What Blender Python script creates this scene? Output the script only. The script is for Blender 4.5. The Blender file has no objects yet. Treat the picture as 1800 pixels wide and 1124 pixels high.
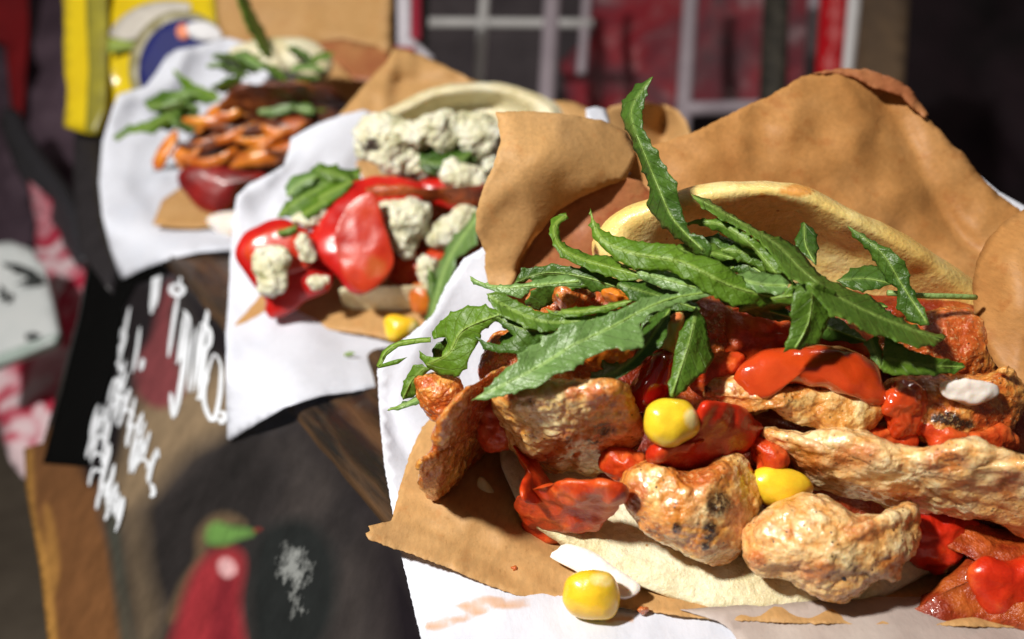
import bpy, bmesh, math, random
import numpy as np
from mathutils import Vector, noise
from mathutils.geometry import delaunay_2d_cdt
random.seed(4); np.random.seed(4)
sc = bpy.context.scene
COL = sc.collection
W, H, F = 1800.0, 1124.0, 1500.0
PITCH = math.radians(21.0); CH = 9.35          # camera height over the counter, cm
CP, SP = math.cos(PITCH), math.sin(PITCH)

# ---------------------------------------------------------------- geometry helpers (cm -> m)
def P(px, py, d):
    "world position (m) of the point seen at px,py that lies d cm in front of the lens"
    px = np.asarray(px, float); py = np.asarray(py, float); d = np.asarray(d, float)
    x = (px - W/2)/F*d; y = -(py - H/2)/F*d
    return np.stack([x, d*CP + y*SP, CH + y*CP - d*SP], -1)*0.01
def dplane(py, z=0.0):
    return (CH - z)/((py - H/2)/F*CP + SP)
def dpl(px, py, p0, n):
    "depth at which the ray through px,py meets the plane p0,n (cm)"
    r = P(px, py, 1.0)*100 - np.array([0, 0, CH])
    return float(np.dot(n, np.array(p0) - np.array([0, 0, CH]))/np.dot(n, r))

def link(name, verts, faces, mat, parent=None, smooth=True, attrs=None, center=None):
    verts = np.asarray(verts, float)
    c = verts.mean(0) if center is None else np.asarray(center)
    me = bpy.data.meshes.new(name)
    me.from_pydata((verts - c).tolist(), [], [list(f) for f in faces])
    if attrs:
        for k, v in attrs.items():
            a = me.attributes.new(k, 'FLOAT', 'POINT'); a.data.foreach_set('value', np.asarray(v, np.float32))
    me.materials.append(mat)
    if smooth: me.polygons.foreach_set('use_smooth', [True]*len(me.polygons))
    me.update()
    o = bpy.data.objects.new(name, me); COL.objects.link(o)
    o.location = c
    if parent is not None:
        o.parent = parent; o.location = Vector(c) - parent.location
    return o
def tag(o, label, cat=None, group=None, kind=None):
    if label: o['label'] = label
    if cat: o['category'] = cat
    if group: o['group'] = group
    if kind: o['kind'] = kind
    return o
def thing(name, label, cat, loc_cm, group=None):
    o = bpy.data.objects.new(name, None); COL.objects.link(o); o.empty_display_size = .01
    o.location = Vector(np.asarray(loc_cm)*1.0)
    return tag(o, label, cat, group)

def catmull(pts, n, closed=True):
    p = np.asarray(pts, float); m = len(p)
    out = []
    seg = m if closed else m-1
    L = [np.linalg.norm(p[(i+1) % m]-p[i]) for i in range(seg)]
    tot = sum(L); s = np.linspace(0, tot, n, endpoint=not closed)
    cum = np.concatenate([[0], np.cumsum(L)])
    for v in s:
        i = min(int(np.searchsorted(cum, v, 'right')-1), seg-1); t = (v-cum[i])/max(L[i], 1e-9)
        if closed: a, b, c, d = p[(i-1) % m], p[i], p[(i+1) % m], p[(i+2) % m]
        else: a, b, c, d = p[max(i-1, 0)], p[i], p[i+1], p[min(i+2, m-1)]
        out.append(.5*((2*b)+(c-a)*t+(2*a-5*b+4*c-d)*t*t+(3*b-a-3*c+d)*t**3))
    return np.array(out)

def field(ctrl):
    "smooth depth field through scattered (px,py,d)"
    c = np.asarray(ctrl, float)
    if len(c) == 1: return lambda x, y: np.full(np.shape(x), c[0, 2])
    X = c[:, :2]/500.0
    if len(c) <= 3:
        A = np.column_stack([np.ones(len(c)), X]); w = np.linalg.lstsq(A, c[:, 2], rcond=None)[0]
        return lambda x, y: w[0] + w[1]*np.asarray(x)/500 + w[2]*np.asarray(y)/500
    def U(r2): return np.where(r2 > 1e-12, .5*r2*np.log(np.maximum(r2, 1e-12)), 0)
    n = len(c); r2 = ((X[:, None]-X[None])**2).sum(-1)
    K = U(r2) + np.eye(n)*1e-4; Pm = np.column_stack([np.ones(n), X])
    A = np.block([[K, Pm], [Pm.T, np.zeros((3, 3))]])
    w = np.linalg.lstsq(A, np.concatenate([c[:, 2], np.zeros(3)]), rcond=None)[0]
    def f(x, y):
        x = np.asarray(x, float)/500; y = np.asarray(y, float)/500
        r = (x[..., None]-X[:, 0])**2 + (y[..., None]-X[:, 1])**2
        return U(r)@w[:n] + w[n] + w[n+1]*x + w[n+2]*y
    return f

def inside(poly, x, y):
    r = np.zeros(len(x), bool); n = len(poly)
    for i in range(n):
        x1, y1 = poly[i]; x2, y2 = poly[(i+1) % n]
        if y1 == y2: continue
        c = ((y1 > y) != (y2 > y)) & (x < (x2-x1)*(y-y1)/(y2-y1)+x1)
        r ^= c
    return r
def polydist(pl, x, y):
    "distance to, and arc length along, a polyline; signed side"
    pl = np.asarray(pl, float); best = np.full(len(x), 1e9); al = np.zeros(len(x)); sd = np.ones(len(x)); s0 = 0
    for a, b in zip(pl[:-1], pl[1:]):
        ab = b-a; L = np.linalg.norm(ab)+1e-9
        t = np.clip(((x-a[0])*ab[0]+(y-a[1])*ab[1])/L**2, 0, 1)
        dx, dy = x-a[0]-t*ab[0], y-a[1]-t*ab[1]; d = np.hypot(dx, dy)
        m = d < best; best = np.where(m, d, best); al = np.where(m, s0+t*L, al)
        sd = np.where(m, np.sign(ab[0]*dy-ab[1]*dx), sd); s0 += L
    return best, al, sd, s0

def sheet(name, outline, ctrl, mat, parent=None, step=12, thick=.012, smooth_n=0, rag=0.0, rfreq=.35,
          creases=(), wrinkle=0.0, wscale=.01, mid=None, cup=0.0, wave=0.0, wavef=.06, post=None, dense_edge=None, attrf=None, teeth=None, crumple=0.0, cscale=.009):
    "a thin curved sheet: outline in px, depth field in cm; returns the object"
    o = np.asarray(outline, float)
    if smooth_n: o = catmull(o, smooth_n)
    # densify the boundary
    es = dense_edge or step*.6
    b = []
    for i in range(len(o)):
        a, c = o[i], o[(i+1) % len(o)]; L = np.linalg.norm(c-a); k = max(1, int(round(L/es)))
        for j in range(k): b.append(a+(c-a)*j/k)
    b = np.array(b)
    poly0 = b.copy()
    if rag:
        cen = np.roll(b, -1, 0)-np.roll(b, 1, 0); nn = np.stack([cen[:, 1], -cen[:, 0]], -1); nn /= np.linalg.norm(nn, axis=1)[:, None]+1e-9
        r = np.array([noise.noise(Vector((q[0]*rfreq, q[1]*rfreq, 1.3)))*.7+noise.noise(Vector((q[0]*rfreq*.2, q[1]*rfreq*.2, 7.3))) for q in b])
        b = b + nn*(rag*r)[:, None]
    if teeth:
        seg = np.linalg.norm(np.roll(b, -1, 0)-b, axis=1); sl_ = np.concatenate([[0], np.cumsum(seg)[:-1]])
        cen = np.roll(b, -1, 0)-np.roll(b, 1, 0); nn = np.stack([cen[:, 1], -cen[:, 0]], -1); nn /= np.linalg.norm(nn, axis=1)[:, None]+1e-9
        ar = .5*np.sum(b[:, 0]*np.roll(b[:, 1], -1)-np.roll(b[:, 0], -1)*b[:, 1]); nn *= np.sign(ar)
        jt = np.array([noise.noise(Vector((v_*.012, 3.3, 1.1))) for v_ in sl_]); ph = (sl_/teeth[1]+jt*1.5) % 1.0
        tt = np.clip(1-np.abs(ph-.5)*4.5, 0, 1)**1.3*(.4+1.2*np.abs(jt))
        b = b + nn*(teeth[0]*tt)[:, None]
    x0, y0 = b.min(0); x1, y1 = b.max(0)
    gx, gy = np.meshgrid(np.arange(x0, x1, step), np.arange(y0, y1, step*.87))
    gx = gx + (np.arange(gx.shape[0]) % 2)[:, None]*step*.5
    gx, gy = gx.ravel(), gy.ravel()
    m = inside(b, gx, gy); gx, gy = gx[m], gy[m]
    dd, _, _, _ = polydist(np.vstack([b, b[:1]]), gx, gy)
    m = dd > step*.45; gx, gy = gx[m], gy[m]
    pts = [Vector(q) for q in b] + [Vector((u, v)) for u, v in zip(gx, gy)]
    extra = []
    if mid is not None:
        mp = catmull(mid, max(6, int(polydist(mid, np.zeros(1), np.zeros(1))[3]/step)), closed=False)
        mp = mp[inside(b, mp[:, 0], mp[:, 1])]
        extra = [Vector(q) for q in mp]
    pts += extra
    n = len(b)
    V, E, Fc, *_ = delaunay_2d_cdt(pts, [(i, (i+1) % n) for i in range(n)], [], 1, 1e-3)
    v = np.array([[q.x, q.y] for q in V]); x, y = v[:, 0], v[:, 1]
    d = field(ctrl)(x, y)
    attrs = {}
    if mid is not None:
        dm, al, sd, L = polydist(catmull(mid, 24, closed=False), x, y)
        d = d + cup*dm/100 + wave*(dm/40)*np.sin(al*wavef+sd*1.7)
        attrs['dm'] = dm/40.0; attrs['al'] = al/40.0
    for (cl, amp, wd) in creases:
        dm, al, sd, L = polydist(cl, x, y)
        d = d - amp*np.exp(-(dm/wd)**1.3)
    if wrinkle:
        w = np.array([noise.fractal(Vector((a*wscale, c*wscale, 3.1+len(name))), 1.0, 2.1, 4) for a, c in v])
        d = d + wrinkle*w
    if crumple:
        w = []
        for a, c in zip(x, y):
            dd_ = noise.voronoi(Vector((a*cscale+.4*noise.noise(Vector((a*.006, c*.006, 2))), c*cscale*.8, 1.7+len(outline)*.13)))[0]; w.append(min(.5, dd_[1]-dd_[0]))
        w = np.array(w); d = d + crumple*(w-w.mean())
    if post is not None: d = post(x, y, d)
    if attrf:
        for k_, fn in attrf.items(): attrs[k_] = fn(x, y)
    ob = link(name, P(x, y, d), Fc, mat, parent, attrs=attrs)
    if thick:
        md = ob.modifiers.new('thickness', 'SOLIDIFY'); md.thickness = thick*.01; md.offset = 0
    return ob

def soft(poly, w, amp=1.0):
    "a blot: 1 inside the outline, fading over w px across its border"
    pl = catmull(poly, 70)
    def f(x, y):
        ins = inside(pl, x, y); d = polydist(np.vstack([pl, pl[:1]]), x, y)[0]
        return amp*np.clip(.5+np.where(ins, d, -d)/w, 0, 1)
    return f
def smax(*fs): return lambda x, y: np.maximum.reduce([f(x, y) for f in fs])
def nz(co, s, kind, seed=0):
    v = Vector((co[0]*s+seed, co[1]*s, co[2]*s))
    if kind == 'fbm': return noise.fractal(v, 1.0, 2.0, 3)
    if kind == 'bil': return 1-2*abs(noise.noise(v))
    if kind == 'cell':
        dist = noise.voronoi(v)[0]; return 1-1.6*dist[0]
    if kind == 'gran':
        d = noise.voronoi(v)[0]; return 1-min(1.0, (1.25*d[0])**2)*1.0+.35*noise.noise(v*2.3)
    return noise.noise(v)

def blob(name, outline, ctrl, mat, hf=.6, hb=.6, parent=None, n=96, rings=22, pw=1.0, disp=(), prof=None, seed=0,
         spots=(), sauce=(), cen=None):
    "closed lump whose silhouette is the outline; hf/hb bulge (cm) to the front and back"
    o = catmull(outline, n); c = o.mean(0) if cen is None else np.array(cen)
    fd = field(ctrl)
    vx, vy, vd = [], [], []
    def ring(t, f):
        q = c + (o-c)*t; vx.append(q[:, 0]); vy.append(q[:, 1]); vd.append(fd(q[:, 0], q[:, 1]) + f)
    ths = np.linspace(0, math.pi, 2*rings+1)[1:-1]
    for th in ths:
        t = math.sin(th); cs = math.cos(th)
        if prof is not None:
            f = np.interp(t, [a for a, _ in prof], [b for _, b in prof]) if cs >= 0 else hb*abs(cs)**pw
        else:
            f = -hf*abs(cs)**pw if cs >= 0 else hb*abs(cs)**pw
        ring(t, f)
    R = len(ths)
    X = np.concatenate(vx+[[c[0], c[0]]]); Y = np.concatenate(vy+[[c[1], c[1]]])
    dc = float(fd(c[0], c[1]))
    D = np.concatenate(vd+[[dc+(prof[0][1] if prof is not None else -hf), dc+hb]])
    co = P(X, Y, D)
    faces = []
    for r in range(R-1):
        for i in range(n):
            j = (i+1) % n; faces.append((r*n+i, r*n+j, (r+1)*n+j, (r+1)*n+i))
    a, b = R*n, R*n+1
    for i in range(n):
        j = (i+1) % n; faces.append((a, j, i)); faces.append((b, (R-1)*n+i, (R-1)*n+j))
    hg = np.zeros(len(co))
    if disp:
        me = bpy.data.meshes.new('t'); me.from_pydata(co.tolist(), [], faces); me.update()
        nr = np.array([v.normal[:] for v in me.vertices]); bpy.data.meshes.remove(me)
        cc = co.mean(0); s = np.sign(((co-cc)*nr).sum()); nr *= s if s else 1
        for (kind, scl, amp) in disp:      # scl in 1/cm, amp in cm
            w = np.array([nz(q*100, scl, kind, seed*7.31) for q in co])
            if kind in ('gran', 'fbm2'): hg = hg + w/2
            co = co + nr*(w*amp*.01)[:, None]
    at = {}
    def sp(lst):
        r = np.zeros(len(X))
        for (sx, sy, rx, ry) in lst: r = np.maximum(r, np.clip(1.6-1.6*np.hypot((X-sx)/rx, (Y-sy)/ry), 0, 1)*(D < fd(X, Y)+.05))
        return r
    at['hgt'] = np.clip(hg, 0, 1); at['char'] = sp(spots); at['sauce'] = sp(sauce)
    return link(name, co, faces, mat, parent, attrs=at)

def tube(name, pts, rad, mat, parent=None, ns=8, smooth_n=None, cap=True):
    "pts in metres; rad cm scalar or list"
    pts = np.asarray(pts, float)
    if smooth_n: pts = catmull(pts, smooth_n, closed=False)
    n = len(pts); rad = np.interp(np.linspace(0, 1, n), np.linspace(0, 1, len(np.atleast_1d(rad))), np.atleast_1d(rad))
    T = np.gradient(pts, axis=0); T /= np.linalg.norm(T, axis=1)[:, None]+1e-12
    up = np.array([0.13, .2, 1.0]); co = []
    for i in range(n):
        u = np.cross(T[i], up); u /= np.linalg.norm(u)+1e-12; v = np.cross(T[i], u)
        for k in range(ns):
            a = 2*math.pi*k/ns; co.append(pts[i]+(u*math.cos(a)+v*math.sin(a))*rad[i]*.01)
    f = [(i*ns+k, i*ns+(k+1) % ns, (i+1)*ns+(k+1) % ns, (i+1)*ns+k) for i in range(n-1) for k in range(ns)]
    if cap: f += [tuple(range(ns))[::-1], tuple(range((n-1)*ns, n*ns))]
    return link(name, co, f, mat, parent)

# ---------------------------------------------------------------- materials
def newmat(name):
    m = bpy.data.materials.new(name); m.use_nodes = True; nt = m.node_tree
    for nd in list(nt.nodes): nt.nodes.remove(nd)
    out = nt.nodes.new('ShaderNodeOutputMaterial'); b = nt.nodes.new('ShaderNodeBsdfPrincipled')
    nt.links.new(b.outputs[0], out.inputs[0])
    g = nt.nodes.new('ShaderNodeNewGeometry')
    return m, nt, b, out, g
def N(nt, t, **kw):
    n = nt.nodes.new(t)
    for k, v in kw.items():
        if k.startswith('i_'): n.inputs[k[2:].replace('_', ' ')].default_value = v
        else: setattr(n, k, v)
    return n
def noi(nt, g, scale, detail=4, rough=.55, vec=None, dist=0):
    n = N(nt, 'ShaderNodeTexNoise'); n.inputs['Scale'].default_value = scale; n.inputs['Detail'].default_value = detail
    n.inputs['Roughness'].default_value = rough; n.inputs['Distortion'].default_value = dist
    nt.links.new(vec or g.outputs['Position'], n.inputs['Vector']); return n.outputs['Fac']
def vor(nt, g, scale, feature='F1'):
    n = N(nt, 'ShaderNodeTexVoronoi', feature=feature); n.inputs['Scale'].default_value = scale
    nt.links.new(g.outputs['Position'], n.inputs['Vector']); return n.outputs['Distance']
def ramp(nt, fac, stops, interp='LINEAR'):
    r = N(nt, 'ShaderNodeValToRGB'); cr = r.color_ramp; cr.interpolation = interp
    while len(cr.elements) < len(stops): cr.elements.new(.5)
    for e, (p, c) in zip(cr.elements, stops):
        e.position = p; e.color = (*c, 1) if not isinstance(c, (int, float)) else (c, c, c, 1)
    nt.links.new(fac, r.inputs[0]); return r.outputs[0]
def mixc(nt, fac, a, b, mode='MIX'):
    m = N(nt, 'ShaderNodeMix', data_type='RGBA', blend_type=mode)
    for s, v in ((0, fac), (6, a), (7, b)):
        if isinstance(v, (int, float)): m.inputs[s].default_value = v
        elif isinstance(v, tuple): m.inputs[s].default_value = (*v, 1)
        else: nt.links.new(v, m.inputs[s])
    return m.outputs[2]
def mth(nt, op, a, b=None, c=None):
    m = N(nt, 'ShaderNodeMath', operation=op)
    for i, v in enumerate((a, b, c)):
        if v is None: continue
        if isinstance(v, (int, float)): m.inputs[i].default_value = v
        else: nt.links.new(v, m.inputs[i])
    return m.outputs[0]
def bump(nt, b, h, dist, strength=1.0, coat=False):
    n = N(nt, 'ShaderNodeBump'); n.inputs['Distance'].default_value = dist; n.inputs['Strength'].default_value = strength
    nt.links.new(h, n.inputs['Height']); nt.links.new(n.outputs[0], b.inputs['Normal'])
    if coat: nt.links.new(n.outputs[0], b.inputs['Coat Normal'])
def attr(nt, name):
    a = N(nt, 'ShaderNodeAttribute', attribute_name=name); return a.outputs['Fac']
def setp(b, **kw):
    for k, v in kw.items():
        k = k.replace('_', ' ')
        b.inputs[k].default_value = (*v, 1) if isinstance(v, tuple) and len(v) == 3 and 'Color' in k else v

def m_paper(name, c1, c2, c3, transl=.25, rough=.75, fibre=1.0, spots=None, stain=(.66, .36, .16)):
    m, nt, b, out, g = newmat(name)
    mp = N(nt, 'ShaderNodeMapping'); mp.inputs['Scale'].default_value = (1, .35, 1.2); mp.inputs['Rotation'].default_value = (.3, .2, .5)
    nt.links.new(g.outputs['Position'], mp.inputs[0])
    n1 = noi(nt, g, 60, 5, .6); n2 = noi(nt, g, 900, 4, .7, mp.outputs[0]); n3 = noi(nt, g, 180, 6, .6)
    c = ramp(nt, n1, [(.3, c1), (.5, c2), (.7, c3)])
    c = mixc(nt, .35*fibre, c, mixc(nt, 1.0, c, ramp(nt, n2, [(.35, .55), (.65, 1.0)]), 'MULTIPLY'))
    if spots:
        s = ramp(nt, n3, [(.58, 0.0), (.66, 1.0)])
        c = mixc(nt, mth(nt, 'MULTIPLY', s, .5), c, spots)
    n8 = noi(nt, g, 1500, 2, .7, mp.outputs[0]); c = mixc(nt, ramp(nt, n8, [(.60, 0.0), (.72, .35*fibre)]), c, mixc(nt, 1.0, c, (.62, .52, .42), 'MULTIPLY'))
    st = attr(nt, 'stain')
    sf = ramp(nt, mth(nt, 'ADD', st, mth(nt, 'MULTIPLY', mth(nt, 'SUBTRACT', n3, .5), 1.6)), [(.45, 0.0), (.75, 1.0)])
    c = mixc(nt, mth(nt, 'MULTIPLY', mth(nt, 'MULTIPLY', sf, st), .85), c, stain)
    nt.links.new(c, b.inputs['Base Color'])
    setp(b, Roughness=rough); b.inputs['Specular IOR Level'].default_value = .3
    h = mth(nt, 'ADD', n2, mth(nt, 'MULTIPLY', n3, 1.5)); bump(nt, b, h, .0002, .5)
    tr = N(nt, 'ShaderNodeBsdfTranslucent'); nt.links.new(c, tr.inputs[0])
    mx = N(nt, 'ShaderNodeMixShader'); mx.inputs[0].default_value = transl
    nt.links.new(b.outputs[0], mx.inputs[1]); nt.links.new(tr.outputs[0], mx.inputs[2]); nt.links.new(mx.outputs[0], out.inputs[0])
    return m
def m_food(name, stops, scale=90, rough=.35, coat=.4, bumpd=.0006, bs=350, sss=.12, sssc=.003, specks=None, dark=(.03, .012, .006), sauce=(.45, .09, .015), detail=6, spec=.5, rvar=True, grain=True, crust=None):
    m, nt, b, out, g = newmat(name)
    n1 = noi(nt, g, scale, detail, .62); n2 = noi(nt, g, bs, 5, .6); v = vor(nt, g, bs*1.4, 'SMOOTH_F1')
    c = ramp(nt, n1, stops)
    c = mixc(nt, .35, c, mixc(nt, 1.0, c, ramp(nt, n2, [(.3, .45), (.6, 1.0)]), 'MULTIPLY'))
    if crust:
        hh = mth(nt, 'ADD', attr(nt, 'hgt'), mth(nt, 'MULTIPLY', mth(nt, 'SUBTRACT', n2, .5), .9))
        c = mixc(nt, ramp(nt, hh, [(.22, .85), (.55, 0.0)]), c, crust[0])
        c = mixc(nt, ramp(nt, hh, [(.72, 0.0), (.98, .7)]), c, crust[2])
        n7 = noi(nt, g, scale*.45, 5, .7, dist=.8); n8 = noi(nt, g, scale*3.2, 5, .7)
        c = mixc(nt, ramp(nt, n7, [(.44, 0.0), (.57, .85)]), c, mixc(nt, n8, crust[0], crust[3]))
        c = mixc(nt, ramp(nt, mth(nt, 'MULTIPLY', n7, n8), [(.29, 0.0), (.40, .8)]), c, crust[1])
    sa = attr(nt, 'sauce'); n4 = noi(nt, g, 230, 6, .7)
    sf = ramp(nt, mth(nt, 'MULTIPLY', sa, mth(nt, 'ADD', mth(nt, 'MULTIPLY', mth(nt, 'SUBTRACT', n4, .5), 3.0), .8)), [(.22, 0.0), (.75, 1.0)])
    c = mixc(nt, mth(nt, 'MULTIPLY', sf, .85), c, sauce)
    ca = attr(nt, 'char'); n5 = noi(nt, g, 420, 5, .7)
    cf = ramp(nt, mth(nt, 'MULTIPLY', ca, mth(nt, 'ADD', mth(nt, 'MULTIPLY', mth(nt, 'SUBTRACT', n5, .5), 3.5), .8)), [(.25, 0.0), (.8, 1.0)])
    c = mixc(nt, cf, c, dark)
    if specks:
        vv = vor(nt, g, specks[0]); s = ramp(nt, vv, [(.0, 1.0), (specks[1], 1.0), (specks[1]+.05, 0.0)])
        n6 = noi(nt, g, specks[0]*.4, 2); s = mth(nt, 'MULTIPLY', s, ramp(nt, n6, [(.5, 0.0), (.6, 1.0)]))
        c = mixc(nt, s, c, specks[2])
    nt.links.new(c, b.inputs['Base Color'])
    if rvar: nt.links.new(ramp(nt, n4, [(.35, rough*.6), (.65, min(1, rough*1.5))]), b.inputs['Roughness'])
    else: b.inputs['Roughness'].default_value = rough
    b.inputs['Specular IOR Level'].default_value = spec
    b.inputs['Coat Weight'].default_value = coat; b.inputs['Coat Roughness'].default_value = .09 if grain else .14
    b.inputs['Subsurface Weight'].default_value = sss; b.inputs['Subsurface Radius'].default_value = (1, .45, .2); b.inputs['Subsurface Scale'].default_value = sssc
    h = mth(nt, 'ADD', n2, mth(nt, 'MULTIPLY', v, -.5 if grain else 0.0))
    if grain:
        n9 = noi(nt, g, 1500, 3, .6); h = mth(nt, 'ADD', h, mth(nt, 'MULTIPLY', n9, .35))
        c = mixc(nt, ramp(nt, n9, [(.56, 0.0), (.70, .5)]), c, (.90, .66, .30)); c = mixc(nt, ramp(nt, n9, [(.28, .55), (.42, 0.0)]), c, (.34, .09, .02))
        if crust: nt.links.new(c, b.inputs['Base Color'])
    bump(nt, b, h, bumpd, .8)
    nc = N(nt, 'ShaderNodeBump'); nc.inputs['Distance'].default_value = bumpd*(.35 if grain else .6); nc.inputs['Strength'].default_value = 1.0
    nt.links.new(noi(nt, g, bs*1.5, 4, .6), nc.inputs['Height']); nt.links.new(nc.outputs[0], b.inputs['Coat Normal'])
    return m
def m_leaf(name, c1, c2, vein, gloss=.4, transl=.3):
    m, nt, b, out, g = newmat(name)
    n1 = noi(nt, g, 140, 4, .6); n2 = noi(nt, g, 700, 4, .6)
    dm = attr(nt, 'dm'); al = attr(nt, 'al')
    base = ramp(nt, n1, [(.3, c1), (.7, c2)])
    base = mixc(nt, .3, base, mixc(nt, 1.0, base, ramp(nt, n2, [(.3, .6), (.65, 1.0)]), 'MULTIPLY'))
    wob = mth(nt, 'MULTIPLY', mth(nt, 'SUBTRACT', n1, .5), 2.0)
    ph = mth(nt, 'ADD', mth(nt, 'SUBTRACT', mth(nt, 'MULTIPLY', al, 11.0), mth(nt, 'MULTIPLY', dm, 13.0)), wob)
    s = mth(nt, 'ABSOLUTE', mth(nt, 'SINE', mth(nt, 'MULTIPLY', ph, .5)))
    vs = ramp(nt, s, [(.0, 1.0), (.08, .7), (.16, 0.0)])
    mr = ramp(nt, dm, [(.0, 1.0), (.06, .8), (.11, 0.0)])
    vm = mth(nt, 'MAXIMUM', mth(nt, 'MULTIPLY', vs, .35), mr)
    c = mixc(nt, vm, base, vein)
    nt.links.new(c, b.inputs['Base Color'])
    b.inputs['Roughness'].default_value = gloss; b.inputs['Specular IOR Level'].default_value = .55
    b.inputs['Coat Weight'].default_value = .04; b.inputs['Coat Roughness'].default_value = .2
    h = mth(nt, 'ADD', mth(nt, 'MULTIPLY', vs, -.6), mth(nt, 'ADD', mth(nt, 'MULTIPLY', n2, 1.2), mth(nt, 'MULTIPLY', n1, 2.0)))
    bump(nt, b, h, .0005, .7)
    tr = N(nt, 'ShaderNodeBsdfTranslucent'); nt.links.new(mixc(nt, 1.0, c, (1.6, 1.5, .5), 'MULTIPLY'), tr.inputs[0])
    mx = N(nt, 'ShaderNodeMixShader'); mx.inputs[0].default_value = transl
    nt.links.new(b.outputs[0], mx.inputs[1]); nt.links.new(tr.outputs[0], mx.inputs[2]); nt.links.new(mx.outputs[0], out.inputs[0])
    return m
def m_plain(name, c1, c2=None, scale=60, rough=.6, bumpd=0, emit=None, stretch=None, metallic=0, coat=0, lo=.32, hi=.68):
    m, nt, b, out, g = newmat(name)
    vec = None
    if stretch:
        mp = N(nt, 'ShaderNodeMapping'); mp.inputs['Scale'].default_value = stretch[0]; mp.inputs['Rotation'].default_value = stretch[1]
        mp.vector_type = 'TEXTURE'
        nt.links.new(g.outputs['Position'], mp.inputs[0]); vec = mp.outputs[0]
    n1 = noi(nt, g, scale, 6, .65, vec)
    c2 = c2 or tuple(v*.75 for v in c1)
    nt.links.new(ramp(nt, n1, [(lo, c2), (hi, c1)]), b.inputs['Base Color'])
    setp(b, Roughness=rough, Metallic=metallic); b.inputs['Coat Weight'].default_value = coat
    if bumpd: bump(nt, b, n1, bumpd, .8)
    return m

KR = m_paper('kraft paper', (.62, .355, .135), (.66, .39, .155), (.70, .425, .18), transl=.3, rough=.55, spots=(.56, .27, .09))
KRO = m_paper('dimmer kraft paper', (.50, .225, .065), (.57, .28, .088), (.63, .33, .12), transl=.3, rough=.5, spots=(.44, .17, .045))  # darker kraft copy: lamp falloff put into the colour
KRD = m_paper('reddish brown kraft paper', (.40, .12, .05), (.50, .20, .08), (.58, .28, .11), transl=.3, rough=.45, spots=(.40, .08, .03))  # red-brown kraft; also carries painted shade on two liners
WH = m_paper('white paper', (.72, .76, .86), (.76, .79, .88), (.78, .81, .90), transl=.2, rough=.7, fibre=.3)
WHS = m_paper('shaded white paper', (.40, .33, .30), (.50, .42, .38), (.60, .53, .48), transl=.2, rough=.5, fibre=.4)  # white paper with a cast shadow in its colour
CHK = m_food('grilled chicken', [(.28, (.54, .17, .03)), (.40, (.72, .34, .08)), (.52, (.84, .54, .19)), (.68, (.90, .72, .38))], 150, .24, 1.0, .0009, 460, .25, specks=(900, .15, (.05, .02, .01)), crust=((.66, .26, .04), (.26, .06, .010), (.92, .74, .38), (.64, .17, .02)))
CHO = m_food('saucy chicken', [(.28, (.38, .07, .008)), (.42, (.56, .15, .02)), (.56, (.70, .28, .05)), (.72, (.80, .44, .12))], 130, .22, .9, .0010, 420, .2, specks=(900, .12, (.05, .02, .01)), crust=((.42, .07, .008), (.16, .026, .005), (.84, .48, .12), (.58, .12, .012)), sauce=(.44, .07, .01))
CHP = m_food('pale chicken', [(.26, (.64, .24, .06)), (.38, (.80, .46, .17)), (.52, (.88, .62, .30)), (.70, (.90, .72, .42))], 150, .28, .9, .0009, 460, .25, specks=(1000, .17, (.06, .02, .01)), crust=((.74, .36, .10), (.42, .10, .02), (.92, .78, .50), (.72, .30, .06)), sauce=(.52, .14, .02))
BRD = m_food('flatbread crust', [(.3, (.52, .44, .20)), (.46, (.70, .62, .38)), (.7, (.82, .79, .60))], 75, .42, .3, .0007, 800, .12, specks=(500, .10, (.45, .22, .06)), grain=False)
BRU = m_food('toasted flatbread', [(.3, (.82, .50, .12)), (.5, (.90, .66, .22)), (.7, (.92, .78, .40))], 60, .3, .5, .0003, 1000, .14, specks=(450, .10, (.50, .20, .04)), sauce=(.66, .26, .04), grain=False)
PEPB = m_food('glossy pepper slice', [(.3, (.38, .003, .004)), (.7, (.58, .014, .006))], 60, .32, .3, .0004, 160, .15, rvar=False, grain=False)
TOMB = m_food('dull tomato slice', [(.3, (.10, .003, .004)), (.7, (.30, .012, .010))], 60, .4, .15, .0004, 160, .1, rvar=False, grain=False)
KET = m_food('tomato sauce', [(.3, (.44, .026, .004)), (.6, (.60, .065, .010))], 60, .14, .8, .0004, 160, .35, rvar=False, grain=False)
GEL = m_food('chunky tomato sauce', [(.3, (.40, .018, .004)), (.5, (.56, .055, .008)), (.72, (.68, .16, .03))], 150, .34, .2, .0010, 300, .4, rvar=False, grain=False, spec=.35)
TOM = m_food('tomato flesh', [(.3, (.42, .008, .004)), (.55, (.56, .030, .006)), (.75, (.66, .12, .02))], 130, .3, .25, .0008, 260, .4, rvar=False, grain=False, spec=.35)
PEP = m_food('red pepper skin', [(.3, (.42, .004, .004)), (.7, (.62, .014, .006))], 40, .16, .9, .0002, 120, .15, rvar=False, grain=False)
PEPI = m_food('red pepper flesh', [(.3, (.42, .010, .004)), (.7, (.58, .05, .010))], 90, .35, .25, .0004, 200, .2, rvar=False, grain=False)
CRN = m_food('sweetcorn', [(.3, (.82, .44, .01)), (.6, (.90, .62, .03))], 90, .3, .35, .0003, 260, .35, sauce=(.90, .76, .36), rvar=False, grain=False)
ONI = m_food('raw onion', [(.3, (.80, .70, .62)), (.7, (.88, .82, .76))], 70, .25, .6, .0003, 240, .35, rvar=False, grain=False)
FET = m_food('crumbly white cheese', [(.30, (.42, .40, .18)), (.48, (.74, .72, .50)), (.7, (.88, .87, .76))], 160, .5, .2, .0018, 500, .2, specks=(600, .12, (.12, .20, .04)))
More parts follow.
